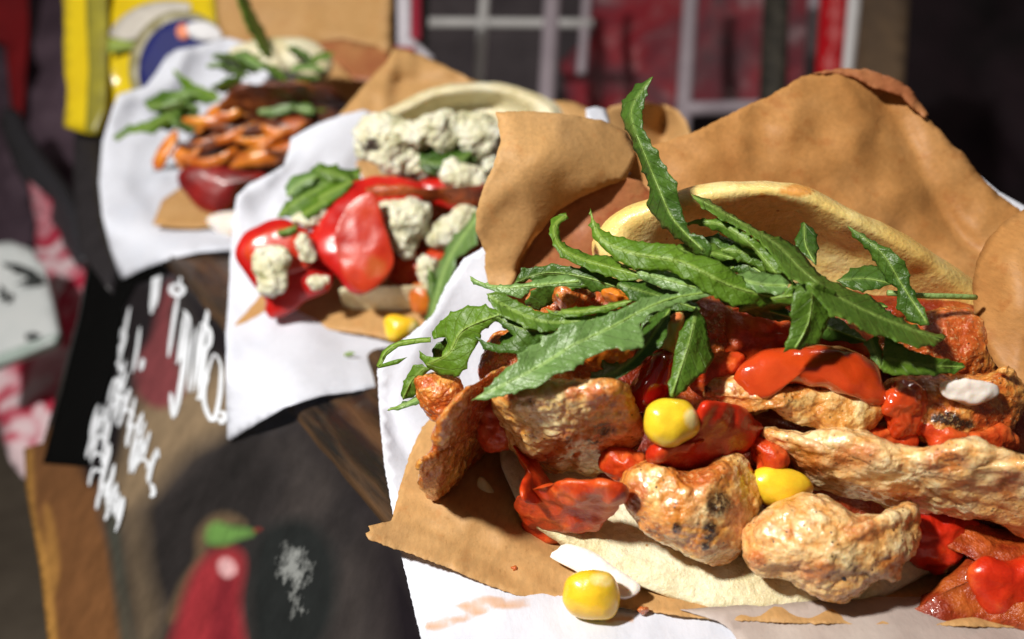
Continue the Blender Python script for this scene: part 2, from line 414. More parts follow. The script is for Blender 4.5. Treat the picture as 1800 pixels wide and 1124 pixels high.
CAR = m_food('roasted carrot', [(.3, (.40, .07, .008)), (.5, (.66, .18, .015)), (.7, (.82, .34, .04))], 90, .3, .6, .0006, 300, .15, grain=False)
DRK = m_food('dark filling', [(.3, (.10, .008, .004)), (.48, (.26, .028, .006)), (.66, (.46, .11, .018))], 110, .3, .5, .0012, 300, .05, spec=.3)
SOY = m_food('dark grilled slices', [(.35, (.03, .008, .004)), (.52, (.14, .03, .008)), (.66, (.44, .13, .02))], 70, .4, .35, .0008, 300, .05)
SED = m_food('seed', [(.3, (.55, .45, .22)), (.7, (.68, .58, .32))], 70, .3, .4, .0002, 200, .2, grain=False)
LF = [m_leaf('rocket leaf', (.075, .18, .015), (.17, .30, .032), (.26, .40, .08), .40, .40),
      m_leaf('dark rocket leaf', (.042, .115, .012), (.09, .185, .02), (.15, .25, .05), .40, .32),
      m_leaf('bright rocket leaf', (.10, .22, .012), (.17, .32, .022), (.30, .44, .07), .46, .42),
      m_leaf('pale rocket leaf', (.13, .25, .06), (.20, .34, .10), (.32, .48, .16), .34, .3),
      m_leaf('rocket rib', (.12, .24, .035), (.20, .34, .06), (.24, .38, .07), .4, .2)]

def DP(py, z=0.0): return float(dplane(py, z))
e1 = P(690, 915, DP(915))*100; e2 = P(340, 500, DP(500))*100
ed = (e2-e1); ed[2] = 0; ed /= np.linalg.norm(ed); nh = np.array([-ed[1], ed[0], 0.0])
if nh[0] > 0: nh = -nh
def G(s, o, z): return (np.array([e1[0], e1[1], 0]) + ed*s + nh*o + np.array([0, 0, z]))*.01
sl = math.radians(52)
wv = nh*math.cos(sl) + np.array([0, 0, -math.sin(sl)]); pn = np.cross(ed, wv); pn /= np.linalg.norm(pn)
p0 = np.array([e1[0], e1[1], -.5]) + nh*(-.05)
def SB(x, y, off=0.0):
    s = np.sign(np.dot(pn, np.array([0, 0, CH])-p0))
    q = p0 + pn*s*off
    return [dpl(a, b, q, pn) for a, b in zip(np.atleast_1d(x), np.atleast_1d(y))]
# ---------------------------------------------------------------- front sandwich: wrapping

w1 = thing('white_paper_wrap', 'white paper wrapped round the big chicken sandwich, flat at the bottom edge', 'paper wrap', P(1200, 1090, DP(1090)))
sheet('paper_sheet', [(752, 1190), (740, 1124), (718, 1030), (706, 980), (690, 900), (676, 820), (668, 740), (663, 650), (690, 610), (725, 585), (760, 555), (785, 500), (815, 455), (856, 431), (905, 460), (930, 620), (960, 800), (1100, 900), (1500, 960), (1900, 960), (1900, 1190)],
      [(740, 1180, DP(1180, .05)), (1000, 1180, DP(1180, .05)), (1900, 1180, DP(1180, .05)), (740, 1080, DP(1080, .06)), (1000, 1065, DP(1065, .05)), (1400, 1065, DP(1065, .05)), (1900, 1065, DP(1065, .05)),
       (722, 1040, DP(1050, .1)), (850, 1040, DP(1050, .1)), (718, 1000, 14.28), (715, 970, 14.45), (850, 980, 14.5), (1100, 980, DP(980, .05)), (1500, 980, DP(980, .05)), (1880, 980, DP(980, .05)),
       (690, 900, 15.6), (800, 900, 15.8), (1000, 910, 16.2), (670, 760, 16.9), (663, 650, 17.4), (900, 700, 18.2), (760, 560, 18.3), (856, 431, 18.8), (900, 500, 18.7)], WH, w1, step=14, rag=1.4, rfreq=.9, dense_edge=3,
      attrf={'stain': smax(soft([(745, 1098), (800, 1085), (860, 1062), (930, 1052), (930, 1066), (870, 1078), (800, 1100), (750, 1112)], 16), soft([(780, 1075), (840, 1052), (900, 1048), (850, 1066)], 12), soft([(1060, 1080), (1100, 1078), (1120, 1092), (1070, 1098)], 10))}, creases=[([(700, 1055), (1200, 1058)], .05, 6), ([(780, 500), (700, 700)], .12, 14), ([(680, 700), (700, 780), (760, 840)], -.25, 22)], wrinkle=.04, wscale=.008, crumple=.07, cscale=.012)
sheet('folded_corner', [(1195, 1072), (1262, 1092), (1285, 1108), (1312, 1150), (1340, 1200), (1900, 1200), (1900, 1050), (1500, 1050)],
      [(1200, 1075, DP(1075, .16)), (1300, 1120, DP(1120, .14)), (1340, 1190, DP(1190, .12)), (1600, 1100, DP(1100, .16)), (1880, 1060, DP(1060, .16)), (1880, 1190, DP(1190, .12))], WHS, w1, step=16, wrinkle=.05, rag=1, dense_edge=5)  # sheet coloured as the shadow cast on the white paper
sheet('back_panel', [(1660, 262), (1700, 290), (1755, 337), (1800, 362), (1880, 400), (1890, 760), (1640, 700), (1600, 330)],
      [(1660, 262, 20.4), (1800, 362, 19.4), (1880, 760, 18.4), (1640, 700, 19.2)], WH, w1, step=24, wrinkle=.05)
sheet('upright_fold', [(1030, 192), (1048, 188), (1066, 193), (1072, 215), (1060, 240), (1032, 230)], [(1040, 190, 23.0), (1060, 240, 22.6), (1030, 230, 22.5)], WH, w1, step=10)

k1 = thing('kraft_paper_liner', 'brown kraft paper liner with torn edges opened round the big chicken sandwich in front', 'paper liner', P(1200, 1080, DP(1080)))
sheet('bottom_flap', [(648, 948), (643, 938), (652, 934), (647, 925), (668, 921), (688, 916), (698, 880), (704, 850), (720, 800), (742, 752), (790, 700), (860, 665), (930, 640), (1000, 760), (1300, 880), (1750, 930), (1900, 960), (1900, 1112), (1800, 1104), (1600, 1098), (1400, 1096), (1240, 1088), (1100, 1070), (985, 1056), (915, 1048), (862, 1031), (800, 1003), (720, 973), (670, 957)],
      [(645, 935, 14.2), (690, 916, 14.6), (720, 970, 14.1), (710, 850, 15.4), (745, 755, 16.6), (860, 670, 17.4), (800, 1000, 14.0), (860, 1030, 13.98), (915, 1047, DP(1047, .14)), (985, 1055, DP(1055, .08)), (1100, 1068, DP(1068, .1)), (1240, 1086, DP(1086, .16)), (1500, 1096, DP(1096, .2)), (1880, 1105, DP(1105, .2)),
       (850, 940, 14.65), (950, 980, DP(980, .3)), (830, 860, 15.25), (900, 880, 15.3), (1100, 1000, DP(1000, .12)), (1000, 900, 15.9), (1400, 980, DP(980, .12)), (1800, 980, DP(980, .12)), (1300, 890, 16.5), (950, 700, 17.6)], KR, k1, step=11, rag=1.8, rfreq=.8, dense_edge=4,
      creases=[([(700, 850), (800, 890), (900, 950), (990, 1000), (1050, 1010)], .13, 16), ([(760, 930), (900, 1010)], -.08, 20), ([(700, 930), (880, 985), (985, 1050)], .05, 6), ([(740, 770), (770, 880)], .05, 7)], wrinkle=.07, wscale=.008, crumple=.14, cscale=.010)
sheet('back_panel', [(900, 560), (880, 490), (930, 420), (980, 365), (1060, 330), (1108, 306), (1096, 270), (1118, 262), (1165, 251), (1210, 236), (1255, 216), (1300, 192), (1350, 170), (1385, 150), (1408, 135), (1440, 126), (1480, 121), (1520, 124), (1560, 136), (1596, 156), (1612, 180), (1622, 200), (1655, 232), (1672, 254), (1692, 268), (1722, 310), (1758, 344), (1800, 374), (1860, 420), (1900, 520), (1900, 760), (1700, 800), (1200, 760), (1000, 700)],
      [(900, 520, 17.90), (980, 370, 17.99), (1108, 300, 18.12), (1120, 262, 18.21), (1210, 236, 18.39), (1350, 170, 18.66), (1480, 121, 18.89), (1600, 160, 18.89), (1692, 268, 18.75), (1800, 374, 18.30), (1880, 520, 17.95), (1350, 300, 18.35), (1560, 300, 18.57), (1450, 250, 18.48), (1300, 500, 17.99), (1600, 500, 18.26), (1150, 420, 18.08), (1000, 450, 18.12), (1400, 740, 17.77), (1850, 740, 17.67)], KRO, k1, step=13, rag=1.8, rfreq=.5, dense_edge=4,
      creases=[([(1560, 180), (1610, 270), (1640, 340), (1700, 430)], -.28, 26), ([(1500, 250), (1640, 380), (1700, 420)], .2, 40), ([(1200, 300), (1400, 200)], .10, 50), ([(1640, 370), (1720, 440)], -.2, 18), ([(1300, 195), (1420, 240), (1470, 320)], .07, 7), ([(1470, 125), (1520, 210), (1640, 300)], .08, 7), ([(1180, 252), (1260, 300)], -.06, 7), ([(1560, 140), (1540, 260)], -.06, 6)], wrinkle=.16, wscale=.006, crumple=.22, cscale=.0075)
sheet('rolled_rim', [(1425, 131), (1480, 121), (1525, 123), (1565, 136), (1600, 156), (1615, 180), (1632, 203), (1625, 208), (1604, 190), (1588, 172), (1560, 160), (1535, 155), (1500, 135), (1465, 130)],
      [(1425, 131, 18.75), (1525, 123, 18.77), (1615, 180, 18.75), (1530, 150, 18.68), (1590, 175, 18.68)], KRD, k1, step=8, rag=1.6, rfreq=.6, dense_edge=3, wrinkle=.05, wscale=.05, thick=.05)
sheet('side_flap', [(872, 198), (930, 195), (1000, 202), (1060, 212), (1100, 232), (1120, 262), (1113, 290), (1100, 316), (1060, 330), (1015, 350), (978, 372), (955, 402), (935, 425), (915, 455), (905, 490), (890, 520), (858, 500), (852, 470), (853, 445), (836, 405), (838, 368), (850, 328), (866, 296), (880, 248)],
      [(872, 198, 17.2), (1000, 202, 17.6), (1115, 262, 18.2), (1100, 316, 17.6), (1000, 355, 17.3), (935, 425, 17.3), (895, 515, 17.2), (855, 480, 17.5), (836, 400, 17.2), (866, 296, 16.8), (980, 290, 16.8)], KR, k1, step=11, rag=1.6, rfreq=.5, dense_edge=4, wrinkle=.06, wscale=.008, crumple=.16, cscale=.010,
      creases=[([(1100, 316), (1015, 350), (955, 402), (915, 470)], -.15, 14)])
sheet('torn_edge', [(1098, 312), (1125, 318), (1150, 345), (1165, 400), (1100, 470), (1000, 500), (940, 520), (905, 490), (940, 420), (980, 370), (1040, 336)],
      [(1098, 312, 17.7), (1150, 345, 17.8), (1100, 470, 17.8), (940, 500, 17.7), (1000, 370, 17.9)], KRD, k1, step=12, wrinkle=.1)  # inner side of the liner, its shade put into the colour
sheet('curled_flap', [(1900, 330), (1850, 345), (1800, 369), (1765, 390), (1735, 422), (1717, 460), (1709, 500), (1712, 545), (1725, 592), (1747, 636), (1775, 672), (1805, 705), (1870, 770), (1900, 790)],
      [(1800, 369, 15.7), (1735, 422, 15.7), (1709, 500, 15.6), (1725, 592, 15.2), (1775, 672, 14.7), (1805, 705, 14.4), (1780, 450, 15.0), (1790, 560, 14.7), (1880, 400, 15.1), (1880, 600, 14.6), (1890, 760, 14.2)], KRO, k1, step=12, rag=.8, dense_edge=4, wrinkle=.05, wscale=.008, crumple=.14, cscale=.009)

# ---------------------------------------------------------------- front sandwich: bread
DN = 'low'
fb = thing('flatbread', 'round pale flatbread split open like a pocket round the chicken in the front wrap', 'flatbread', P(1330, 1078, 14.0))
blob('lower_half', [(884, 768), (879, 800), (884, 832), (905, 880), (955, 930), (1020, 982), (1100, 1030), (1200, 1063), (1320, 1079), (1450, 1072), (1560, 1047), (1650, 1003), (1740, 945), (1800, 850), (1720, 700), (1500, 640), (1200, 640), (1000, 690), (905, 730)],
     [(884, 800, 15.7), (1020, 982, 14.5), (1320, 1079, 13.85), (1320, 900, 15.2), (1650, 1000, 14.4), (1780, 850, 15.5), (1300, 660, 17.1), (950, 720, 16.6)], BRD, hf=.55, hb=.35, parent=fb, n=160, rings=30, pw=.6, cen=(1330, 850),
     disp=(('fbm', 1.1, .08), ('n', 5.0, .018)), sauce=[])
blob('upper_half', [(1058, 398), (1085, 374), (1130, 353), (1200, 333), (1260, 321), (1320, 318), (1370, 321), (1425, 332), (1500, 368), (1600, 420), (1665, 458), (1720, 497), (1790, 570), (1780, 660), (1500, 690), (1200, 640), (1080, 520), (1040, 440)],
     [(1058, 398, 15.7), (1320, 318, 15.3), (1600, 420, 15.9), (1720, 497, 16.6), (1400, 500, 16.2), (1400, 650, 16.6), (1780, 640, 17.0)], BRU, hf=.5, hb=1.7, parent=fb, n=160, rings=34, cen=(1385, 500),
     prof=[(0, .42), (.3, .34), (.45, .22), (.55, .10), (.65, -.08), (.74, -.27), (.81, -.41), (.87, -.47), (.92, -.44), (.96, -.33), (.985, -.19), (1, 0)], disp=(('fbm', 1.0, .05),), sauce=[(1400, 335, 45, 16), (1340, 345, 10, 8), (1230, 560, 300, 80)])

# filling mass
tag(blob('sauce_soaked_filling', [(905, 700), (1000, 600), (1150, 540), (1400, 520), (1650, 530), (1790, 600), (1860, 750), (1860, 960), (1700, 1010), (1500, 960), (1200, 930), (1060, 900), (950, 850)],
     [(905, 700, 16.0), (1400, 520, 16.9), (1860, 750, 15.3), (1700, 1000, 14.7), (1100, 900, 15.4), (1400, 800, 15.4)], DRK, hf=.55, hb=.5, n=150, rings=34, pw=.7, disp=(('fbm', .8, .18), ('cell', 2.2, .10), ('bil', 5, .03)), seed=3),
    'dark red sauce soaked mass of filling deep inside the front flatbread', 'filling')

CD = (('fbm', .8, .15), ('gran', 2.8, .045), ('gran', 6.5, .026), ('n', 13, .013), ('n', 26, .006))
def chunk(outline, ctrl, mat, label, hf=.55, hb=.6, seed=0, spots=(), sauce=(), disp=CD, name='chicken_chunk', cat='chicken', group='grilled chicken pieces in the front sandwich', **k):
    o = blob(name, outline, ctrl, mat, hf, hb, seed=seed, spots=spots, sauce=sauce, disp=disp, n=210, rings=50, **k)
    return tag(o, label, cat, group)
chunk([(736, 668), (768, 660), (800, 664), (812, 690), (802, 716), (790, 742), (765, 738), (745, 712), (737, 690)], [(770, 700, 14.7)], CHO, 'small browned chicken piece at the far left of the front sandwich, under the rocket tips', .35, .4, 1, spots=[(745, 745, 8, 8)], sauce=[(748, 675, 25, 12)])
chunk([(800, 706), (822, 682), (862, 660), (898, 652), (912, 690), (900, 730), (880, 768), (862, 800), (840, 826), (812, 838), (800, 862), (792, 884), (764, 868), (740, 838), (738, 814), (760, 798), (770, 768), (778, 738), (790, 716)], [(880, 680, 14.9), (820, 760, 14.6), (760, 850, 14.5)], CHO, 'long orange glazed chicken strip hanging over the left kraft flap', .42, .5, 2, sauce=[(850, 740, 40, 60), (755, 835, 30, 25)], cen=(822, 768))
chunk([(873, 706), (900, 685), (950, 673), (1000, 679), (1060, 673), (1100, 682), (1112, 715), (1127, 752), (1122, 790), (1100, 816), (1062, 828), (1030, 840), (1002, 830), (975, 839), (940, 812), (905, 790), (893, 770), (879, 744)], [(1000, 755, 14.0), (880, 740, 14.3), (1120, 770, 14.3)], CHK, 'large golden chicken chunk with a black charred spot below the long rocket leaf', .75, .7, 3, spots=[(1062, 755, 30, 20), (1050, 772, 34, 12), (1000, 762, 12, 9)], sauce=[(1012, 693, 32, 20), (1050, 700, 40, 30), (905, 690, 34, 16), (1000, 765, 40, 22), (950, 800, 60, 20), (1100, 800, 30, 30)])
chunk([(985, 682), (1010, 674), (1040, 680), (1045, 700), (1028, 716), (1004, 722), (990, 706)], [(1015, 697, 13.25)], CHO, 'orange glazed lump of sauce stuck on top of the golden charred chicken chunk', .15, .2, 31, sauce=[(1010, 697, 60, 50)], disp=(('fbm', 2, .05),), name='sauce_lump', cat='sauce', group=None)
chunk([(1090, 850), (1112, 822), (1162, 812), (1190, 826), (1232, 828), (1292, 803), (1318, 835), (1327, 880), (1312, 930), (1300, 968), (1282, 985), (1240, 991), (1198, 970), (1150, 948), (1118, 913), (1096, 886)], [(1210, 900, 13.75)], CHK, 'brown seared chicken chunk with dark patches below the tomato wedge', .72, .7, 4, spots=[(1262, 885, 34, 34), (1245, 930, 24, 26), (1190, 920, 12, 14), (1235, 955, 14, 10)], sauce=[(1230, 835, 80, 34), (1120, 870, 30, 40), (1290, 900, 30, 50)])
chunk([(1310, 962), (1319, 930), (1350, 905), (1400, 889), (1450, 893), (1500, 910), (1545, 912), (1602, 893), (1609, 925), (1602, 970), (1582, 992), (1577, 1018), (1548, 1012), (1500, 1040), (1462, 1053), (1430, 1045), (1390, 1020), (1335, 1010), (1313, 990)], [(1450, 970, 13.35)], CHP, 'pale cream chicken chunk with a black peppercorn on the lower bread rim', .65, .75, 5, sauce=[(1515, 935, 50, 26), (1430, 1000, 70, 30), (1560, 985, 40, 30), (1330, 985, 26, 24)], cen=(1450, 965))
tag(blob('peppercorn', [(1478, 1012), (1484, 1005), (1490, 1012), (1488, 1022), (1480, 1020)], [(1484, 1013, 12.83)], m_plain('black peppercorn', (.03, .03, .04), rough=.4), .05, .05, n=20, rings=6), 'tiny black peppercorn stuck on the pale chicken chunk', 'peppercorn')
chunk([(1345, 762), (1400, 768), (1480, 763), (1560, 782), (1630, 787), (1700, 778), (1762, 790), (1802, 808), (1865, 830), (1870, 955), (1800, 937), (1740, 915), (1640, 895), (1560, 896), (1480, 872), (1420, 850), (1388, 812)], [(1400, 800, 14.2), (1800, 870, 13.3), (1600, 830, 13.7)], CHP, 'long thick chicken strip running to the right edge above the red sauce', .62, .7, 6, sauce=[(1660, 812, 60, 34), (1425, 810, 50, 44), (1560, 865, 90, 26), (1770, 850, 40, 40), (1500, 800, 60, 30)], cen=(1600, 835))
chunk([(1238, 692), (1256, 665), (1300, 658), (1400, 668), (1480, 680), (1548, 698), (1554, 722), (1522, 746), (1486, 766), (1450, 756), (1390, 741), (1340, 716), (1300, 731), (1258, 705)], [(1400, 710, 14.0)], CHK, 'flat crusty chicken piece coated by the glossy red sauce dollop', .5, .6, 7, spots=[(1245, 680, 10, 16)], sauce=[])
chunk([(1548, 692), (1572, 660), (1640, 656), (1700, 664), (1750, 658), (1772, 650), (1797, 682), (1787, 732), (1760, 772), (1700, 782), (1620, 776), (1580, 752)], [(1680, 720, 14.3)], CHO, 'dark orange saucy chicken chunk carrying a white onion piece at the right', .55, .6, 8, spots=[(1660, 735, 40, 16), (1690, 745, 30, 14)], sauce=[(1600, 700, 60, 50), (1740, 735, 50, 30)])
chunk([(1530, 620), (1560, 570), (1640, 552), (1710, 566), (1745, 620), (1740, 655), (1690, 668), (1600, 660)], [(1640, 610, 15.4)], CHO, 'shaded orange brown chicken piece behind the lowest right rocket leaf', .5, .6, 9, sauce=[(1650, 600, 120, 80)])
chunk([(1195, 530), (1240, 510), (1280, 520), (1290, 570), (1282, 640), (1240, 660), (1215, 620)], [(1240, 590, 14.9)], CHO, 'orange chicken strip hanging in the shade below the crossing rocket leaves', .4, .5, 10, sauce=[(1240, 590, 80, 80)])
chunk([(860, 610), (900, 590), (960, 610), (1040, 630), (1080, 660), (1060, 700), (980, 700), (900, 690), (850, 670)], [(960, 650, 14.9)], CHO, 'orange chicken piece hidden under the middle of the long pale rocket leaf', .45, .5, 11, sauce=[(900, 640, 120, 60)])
chunk([(930, 520), (990, 490), (1080, 500), (1140, 520), (1130, 580), (1040, 600), (960, 580)], [(1040, 545, 15.9)], CHO, 'reddish chicken piece at the back between the left rocket leaves', .45, .5, 12, sauce=[(1040, 545, 160, 80)])

SD = (('fbm', 1.1, .07), ('n', 4.0, .02))
o = blob('sauce_dollop', [(1288, 668), (1300, 640), (1332, 620), (1390, 609), (1450, 605), (1508, 617), (1540, 643), (1551, 680), (1554, 706), (1530, 712), (1492, 696), (1450, 682), (1400, 676), (1368, 684), (1350, 704), (1326, 712), (1304, 694)], [(1300, 680, 13.8), (1420, 640, 13.85), (1545, 690, 13.75)], KET, .42, .4, n=140, rings=26, pw=.75, disp=SD, seed=2, cen=(1418, 648))
tag(o, 'glossy red dollop of tomato sauce on the crusty chicken at the centre right', 'sauce')
o = thing('sauce_drip', 'shiny orange red drip of chunky sauce below the charred chicken chunk', 'sauce', P(960, 945, 14.0))
blob('pool', [(904, 880), (925, 862), (960, 848), (1010, 846), (1060, 848), (1092, 860), (1096, 884), (1062, 920), (1002, 945), (962, 953), (925, 936), (905, 905)], [(920, 880, 14.3), (1000, 900, 14.15)], GEL, .28, .5, parent=o, n=120, rings=24, disp=(('fbm', 1.3, .14), ('n', 4, .04)), seed=5)
blob('drip', [(903, 784), (932, 796), (952, 826), (975, 860), (960, 885), (925, 885), (915, 860), (924, 825)], [(905, 785, 14.4), (945, 870, 14.1)], GEL, .22, .3, parent=o, n=70, rings=14, disp=(('fbm', 1.3, .06),), seed=6)
o = blob('red_sauce_puddle', [(1560, 900), (1640, 896), (1760, 925), (1860, 960), (1870, 1120), (1760, 1112), (1640, 1108), (1560, 1090), (1640, 1030), (1700, 960)], [(1650, 920, 14.4), (1800, 1000, 13.8), (1700, 1090, 13.55)], DRK, .4, .2, n=120, rings=24, disp=(('fbm', .9, .15), ('cell', 2.5, .05)), seed=8, cen=(1740, 1000), sauce=[(1740, 940, 120, 60)])
tag(o, 'dark red sauce and filling spilling out at the lower right corner', 'sauce')
def lump(name, outline, ctrl, mat, label, cat, hf=.3, hb=.3, disp=SD, group=None, parent=None, **k):
    o = blob(name, outline, ctrl, mat, hf, hb, disp=disp, parent=parent, n=k.pop('n', 90), rings=k.pop('rings', 18), **k)
    if label: tag(o, label, cat, group)
    return o
# tomato wedge, pepper
lump('tomato_wedge', [(1145, 802), (1152, 790), (1185, 786), (1222, 722), (1245, 700), (1292, 706), (1322, 733), (1346, 757), (1332, 785), (1295, 816), (1262, 833), (1200, 827), (1160, 818)], [(1180, 800, 13.6), (1300, 740, 13.7)], TOM, 'wet red tomato wedge lying beside the middle corn kernel', 'tomato', .5, .5, (('fbm', 1.2, .12), ('cell', 3, .03)), seed=3, cen=(1240, 775))
t = thing('red_pepper_piece', 'bright red pepper piece with a yellow green stalk between the rocket leaves', 'pepper', P(1145, 690, 13.8))
lump('flesh', [(1099, 694), (1112, 668), (1130, 645), (1150, 620), (1172, 612), (1188, 622), (1190, 650), (1182, 690), (1152, 722), (1120, 727), (1104, 712)], [(1140, 675, 13.9)], PEP, None, None, .45, .4, (('fbm', 1.2, .06),), parent=t)
lump('stalk', [(1166, 612), (1172, 585), (1174, 558), (1196, 545), (1204, 560), (1196, 590), (1190, 618), (1178, 622)], [(1180, 590, 13.8)], m_food('pale stalk', [(.3, (.50, .50, .10)), (.7, (.66, .62, .22))], 60, .3, .4, .0003, 200, .2, sauce=(.55, .08, .02), grain=False), None, None, .16, .16, (('fbm', 2, .03),), parent=t, sauce=[(1188, 558, 22, 16)], n=50, rings=10)
lump('tomato_cube', [(1700, 1010), (1730, 985), (1780, 990), (1850, 970), (1860, 1075), (1800, 1080), (1745, 1090), (1722, 1070)], [(1780, 1030, 13.5)], TOM, 'red tomato piece lying in the sauce at the lower right corner', 'tomato', .3, .4, (('fbm', 1.2, .10),))
for i, (ol, d, mt, lb, ct_) in enumerate([
    ([(1450, 760), (1520, 742), (1590, 752), (1600, 785), (1540, 800), (1470, 796)], 14.1, GEL, 'translucent dark red tomato lump between the flat crusty chicken and the long strip', 'tomato'),
    ([(1072, 806), (1118, 796), (1150, 818), (1128, 850), (1082, 848)], 14.0, GEL, 'small red sauce lump between the charred chunk and the seared chunk', 'sauce'),
    ([(1318, 778), (1352, 772), (1392, 800), (1384, 828), (1340, 830)], 14.1, GEL, 'red sauce lump above the shaded corn kernel', 'sauce'),
    ([(1548, 700), (1586, 672), (1616, 700), (1606, 752), (1570, 764), (1552, 735)], 13.9, KET, 'red sauce smear between the glossy dollop and the saucy right chunk', 'sauce'),
    ([(1222, 650), (1262, 622), (1306, 628), (1300, 660), (1262, 690), (1230, 684)], 14.2, GEL, 'red sauce lump just left of the glossy dollop', 'sauce'),
    ([(846, 706), (884, 690), (908, 730), (896, 780), (862, 790), (842, 750)], 14.75, GEL, 'orange red sauce between the left glazed strip and the charred chunk', 'sauce'),
    ([(1255, 580), (1320, 545), (1410, 560), (1500, 572), (1530, 612), (1420, 622), (1300, 628)], 14.7, GEL, 'shaded red sauce under the crossing leaves behind the dollop', 'sauce'),
    ([(1620, 745), (1680, 760), (1760, 752), (1790, 780), (1740, 800), (1650, 792)], 14.1, GEL, 'red sauce under the saucy right chunk, above the long strip', 'sauce'),
    ([(1595, 905), (1650, 900), (1720, 925), (1700, 975), (1640, 1000), (1600, 970)], 14.2, TOM, 'dark red tomato piece right of the pale cream chunk', 'tomato'),
    ([(1010, 600), (1060, 590), (1100, 610), (1085, 640), (1030, 640)], 13.9, CAR, 'orange vegetable bit under the long pale leaf', 'vegetable bit'),
    ([(985, 512), (1020, 500), (1048, 512), (1040, 540), (1000, 545)], 14.9, CHO, 'small orange brown chicken bit between the two left leaf bands', 'chicken'),
    ([(1060, 512), (1110, 508), (1125, 528), (1090, 540)], 14.4, CAR, 'small bright orange bit above the middle of the long pale leaf', 'vegetable bit')]):
    lump({'tomato': 'tomato_piece', 'sauce': 'sauce_lump', 'chicken': 'chicken_bit'}.get(ct_, 'vegetable_bit'), ol, [(0, 0, d)], mt, lb, ct_, .35, .45, (('fbm', 1.4, .14), ('gran', 4, .05), ('n', 9, .02)), seed=20+i)
# corn, onion, seed
kg = 'sweetcorn kernels'
def corn(outline, d, label, tip, seed=0, hf=.34):
    o = blob('corn_kernel', outline, [(0, 0, d)], CRN, hf, hf, n=60, rings=14, disp=(('fbm', 1.1, .07),), seed=seed, sauce=tip, pw=.8)
    return tag(o, label, 'corn kernel', kg)
corn([(1130, 742), (1137, 716), (1168, 697), (1205, 703), (1230, 733), (1227, 765), (1192, 786), (1152, 781), (1134, 764)], 13.1, 'yellow corn kernel between the charred chicken chunk and the tomato wedge', [(1218, 735, 22, 26)])
corn([(1318, 838), (1345, 822), (1400, 830), (1430, 856), (1412, 886), (1380, 896), (1340, 886), (1322, 862)], 13.9, 'shaded yellow corn kernel tucked under the long chicken strip', [], 2)
corn([(991, 1042), (999, 1018), (1030, 1005), (1070, 1006), (1090, 1030), (1091, 1058), (1072, 1085), (1040, 1089), (1008, 1080), (994, 1062)], 13.45, 'bright yellow corn kernel lying on the white paper at the bottom', [(1062, 1020, 32, 18)], 4)
corn([(676, 562), (688, 552), (722, 557), (738, 575), (727, 593), (692, 601), (678, 588)], 23.2, 'yellow corn kernel on the paper edge of the middle sandwich', [(728, 580, 16, 20)], 5, .4)
og = 'raw onion pieces'
lump('onion_piece', [(1649, 678), (1670, 668), (1720, 668), (1755, 678), (1752, 698), (1712, 710), (1665, 704), (1650, 692)], [(1700, 690, 13.65)], ONI, 'white onion piece on the saucy chicken chunk at the right', 'onion', .15, .2, (('fbm', 2.5, .05), ('n', 7, .01)), og, pw=.45, n=60, rings=12)
o = sheet('onion_slice', [(968, 980), (982, 966), (996, 957), (1040, 970), (1080, 998), (1126, 1032), (1100, 1052), (1060, 1040), (1015, 1006)], [(968, 980, 14.35), (1040, 970, 14.2), (1126, 1032, 13.75), (1100, 1050, 13.7)], ONI, step=8, thick=.09, wrinkle=.05, smooth_n=40)
tag(o, 'thin white onion slice poking out under the lower bread beside the bottom corn kernel', 'onion', og)
for i, (x_, y_, r_, d_, mt, lb) in enumerate([(1130, 1074, 9, 13.62, CHO, 'small orange crumb on the white paper right of the bottom corn kernel'), (905, 1000, 6, 14.38, CHO, 'small orange crumb on the lower kraft flap'), (1000, 700, 8, 13.15, CHO, 'small browned crumb on top of the charred chicken chunk'),
        (1575, 1000, 12, 13.2, CHP, 'small pale crumb on the right end of the cream chicken chunk'), (1515, 938, 16, 12.95, CHP, 'yellowish crumb on the upper right of the cream chicken chunk'), (1770, 652, 12, 13.9, CHP, 'cream crumb at the top of the saucy right chunk'), (1690, 815, 14, 13.0, CHP, 'pale crumb stuck on the long chicken strip')]):
    rr = random.Random(i); ol = [(x_+r_*rr.uniform(.6, 1.25)*math.cos(t), y_+r_*rr.uniform(.6, 1.1)*math.sin(t)) for t in np.linspace(0, 2*math.pi, 9, endpoint=False)]
    tag(blob('crumb', ol, [(0, 0, d_)], mt, .09, .1, n=40, rings=8, disp=(('fbm', 5, .03),), seed=i), lb, 'crumb', 'crumbs of the front sandwich')
o = blob('pale_seed', [(838, 848), (848, 838), (868, 862), (880, 892), (878, 905), (862, 902), (846, 878)], [(860, 872, 15.3)], SED, .09, .09, n=40, rings=8)
tag(o, 'pale flat seed in the shade on the kraft paper left of the sauce drip', 'seed')

# ---------------------------------------------------------------- rocket leaves of the front sandwich
RG = 'rocket leaves on the front sandwich'
def leaf(outline, ctrl, mid, mi, label, cup=.35, wave=.05, group=RG, step=6, stem=None, rag=2.6, thick=.012, wrinkle=.07, name='rocket_leaf', cat='rocket leaf', wavef=.06, teeth=6):
    c = np.array(P(*mid[0], field(ctrl)(np.array([mid[0][0]]), np.array([mid[0][1]]))[0]))
    t = thing(name, label, cat, c, group)
    fd = field(ctrl)
    sheet('blade', outline, ctrl, LF[mi], t, step=step, thick=thick, smooth_n=0, rag=rag*.6, teeth=(teeth, 34) if teeth else None, rfreq=.13, mid=mid, cup=cup*.7, wave=wave, wavef=wavef, wrinkle=wrinkle, wscale=.02, dense_edge=4)
    mp = catmull(mid, 22, closed=False)
    sg = 1 if cup >= 0 else 1
    d = fd(mp[:, 0], mp[:, 1]) + wrinkle*np.array([noise.fractal(Vector((a*.02, b*.02, 3.1+5)), 1.0, 2.1, 4) for a, b in mp])
    wpx = d[0]/F
    tube('midrib', P(mp[:, 0], mp[:, 1], d-.005), [.004, .010, .022], LF[4], t, ns=6)
    return t
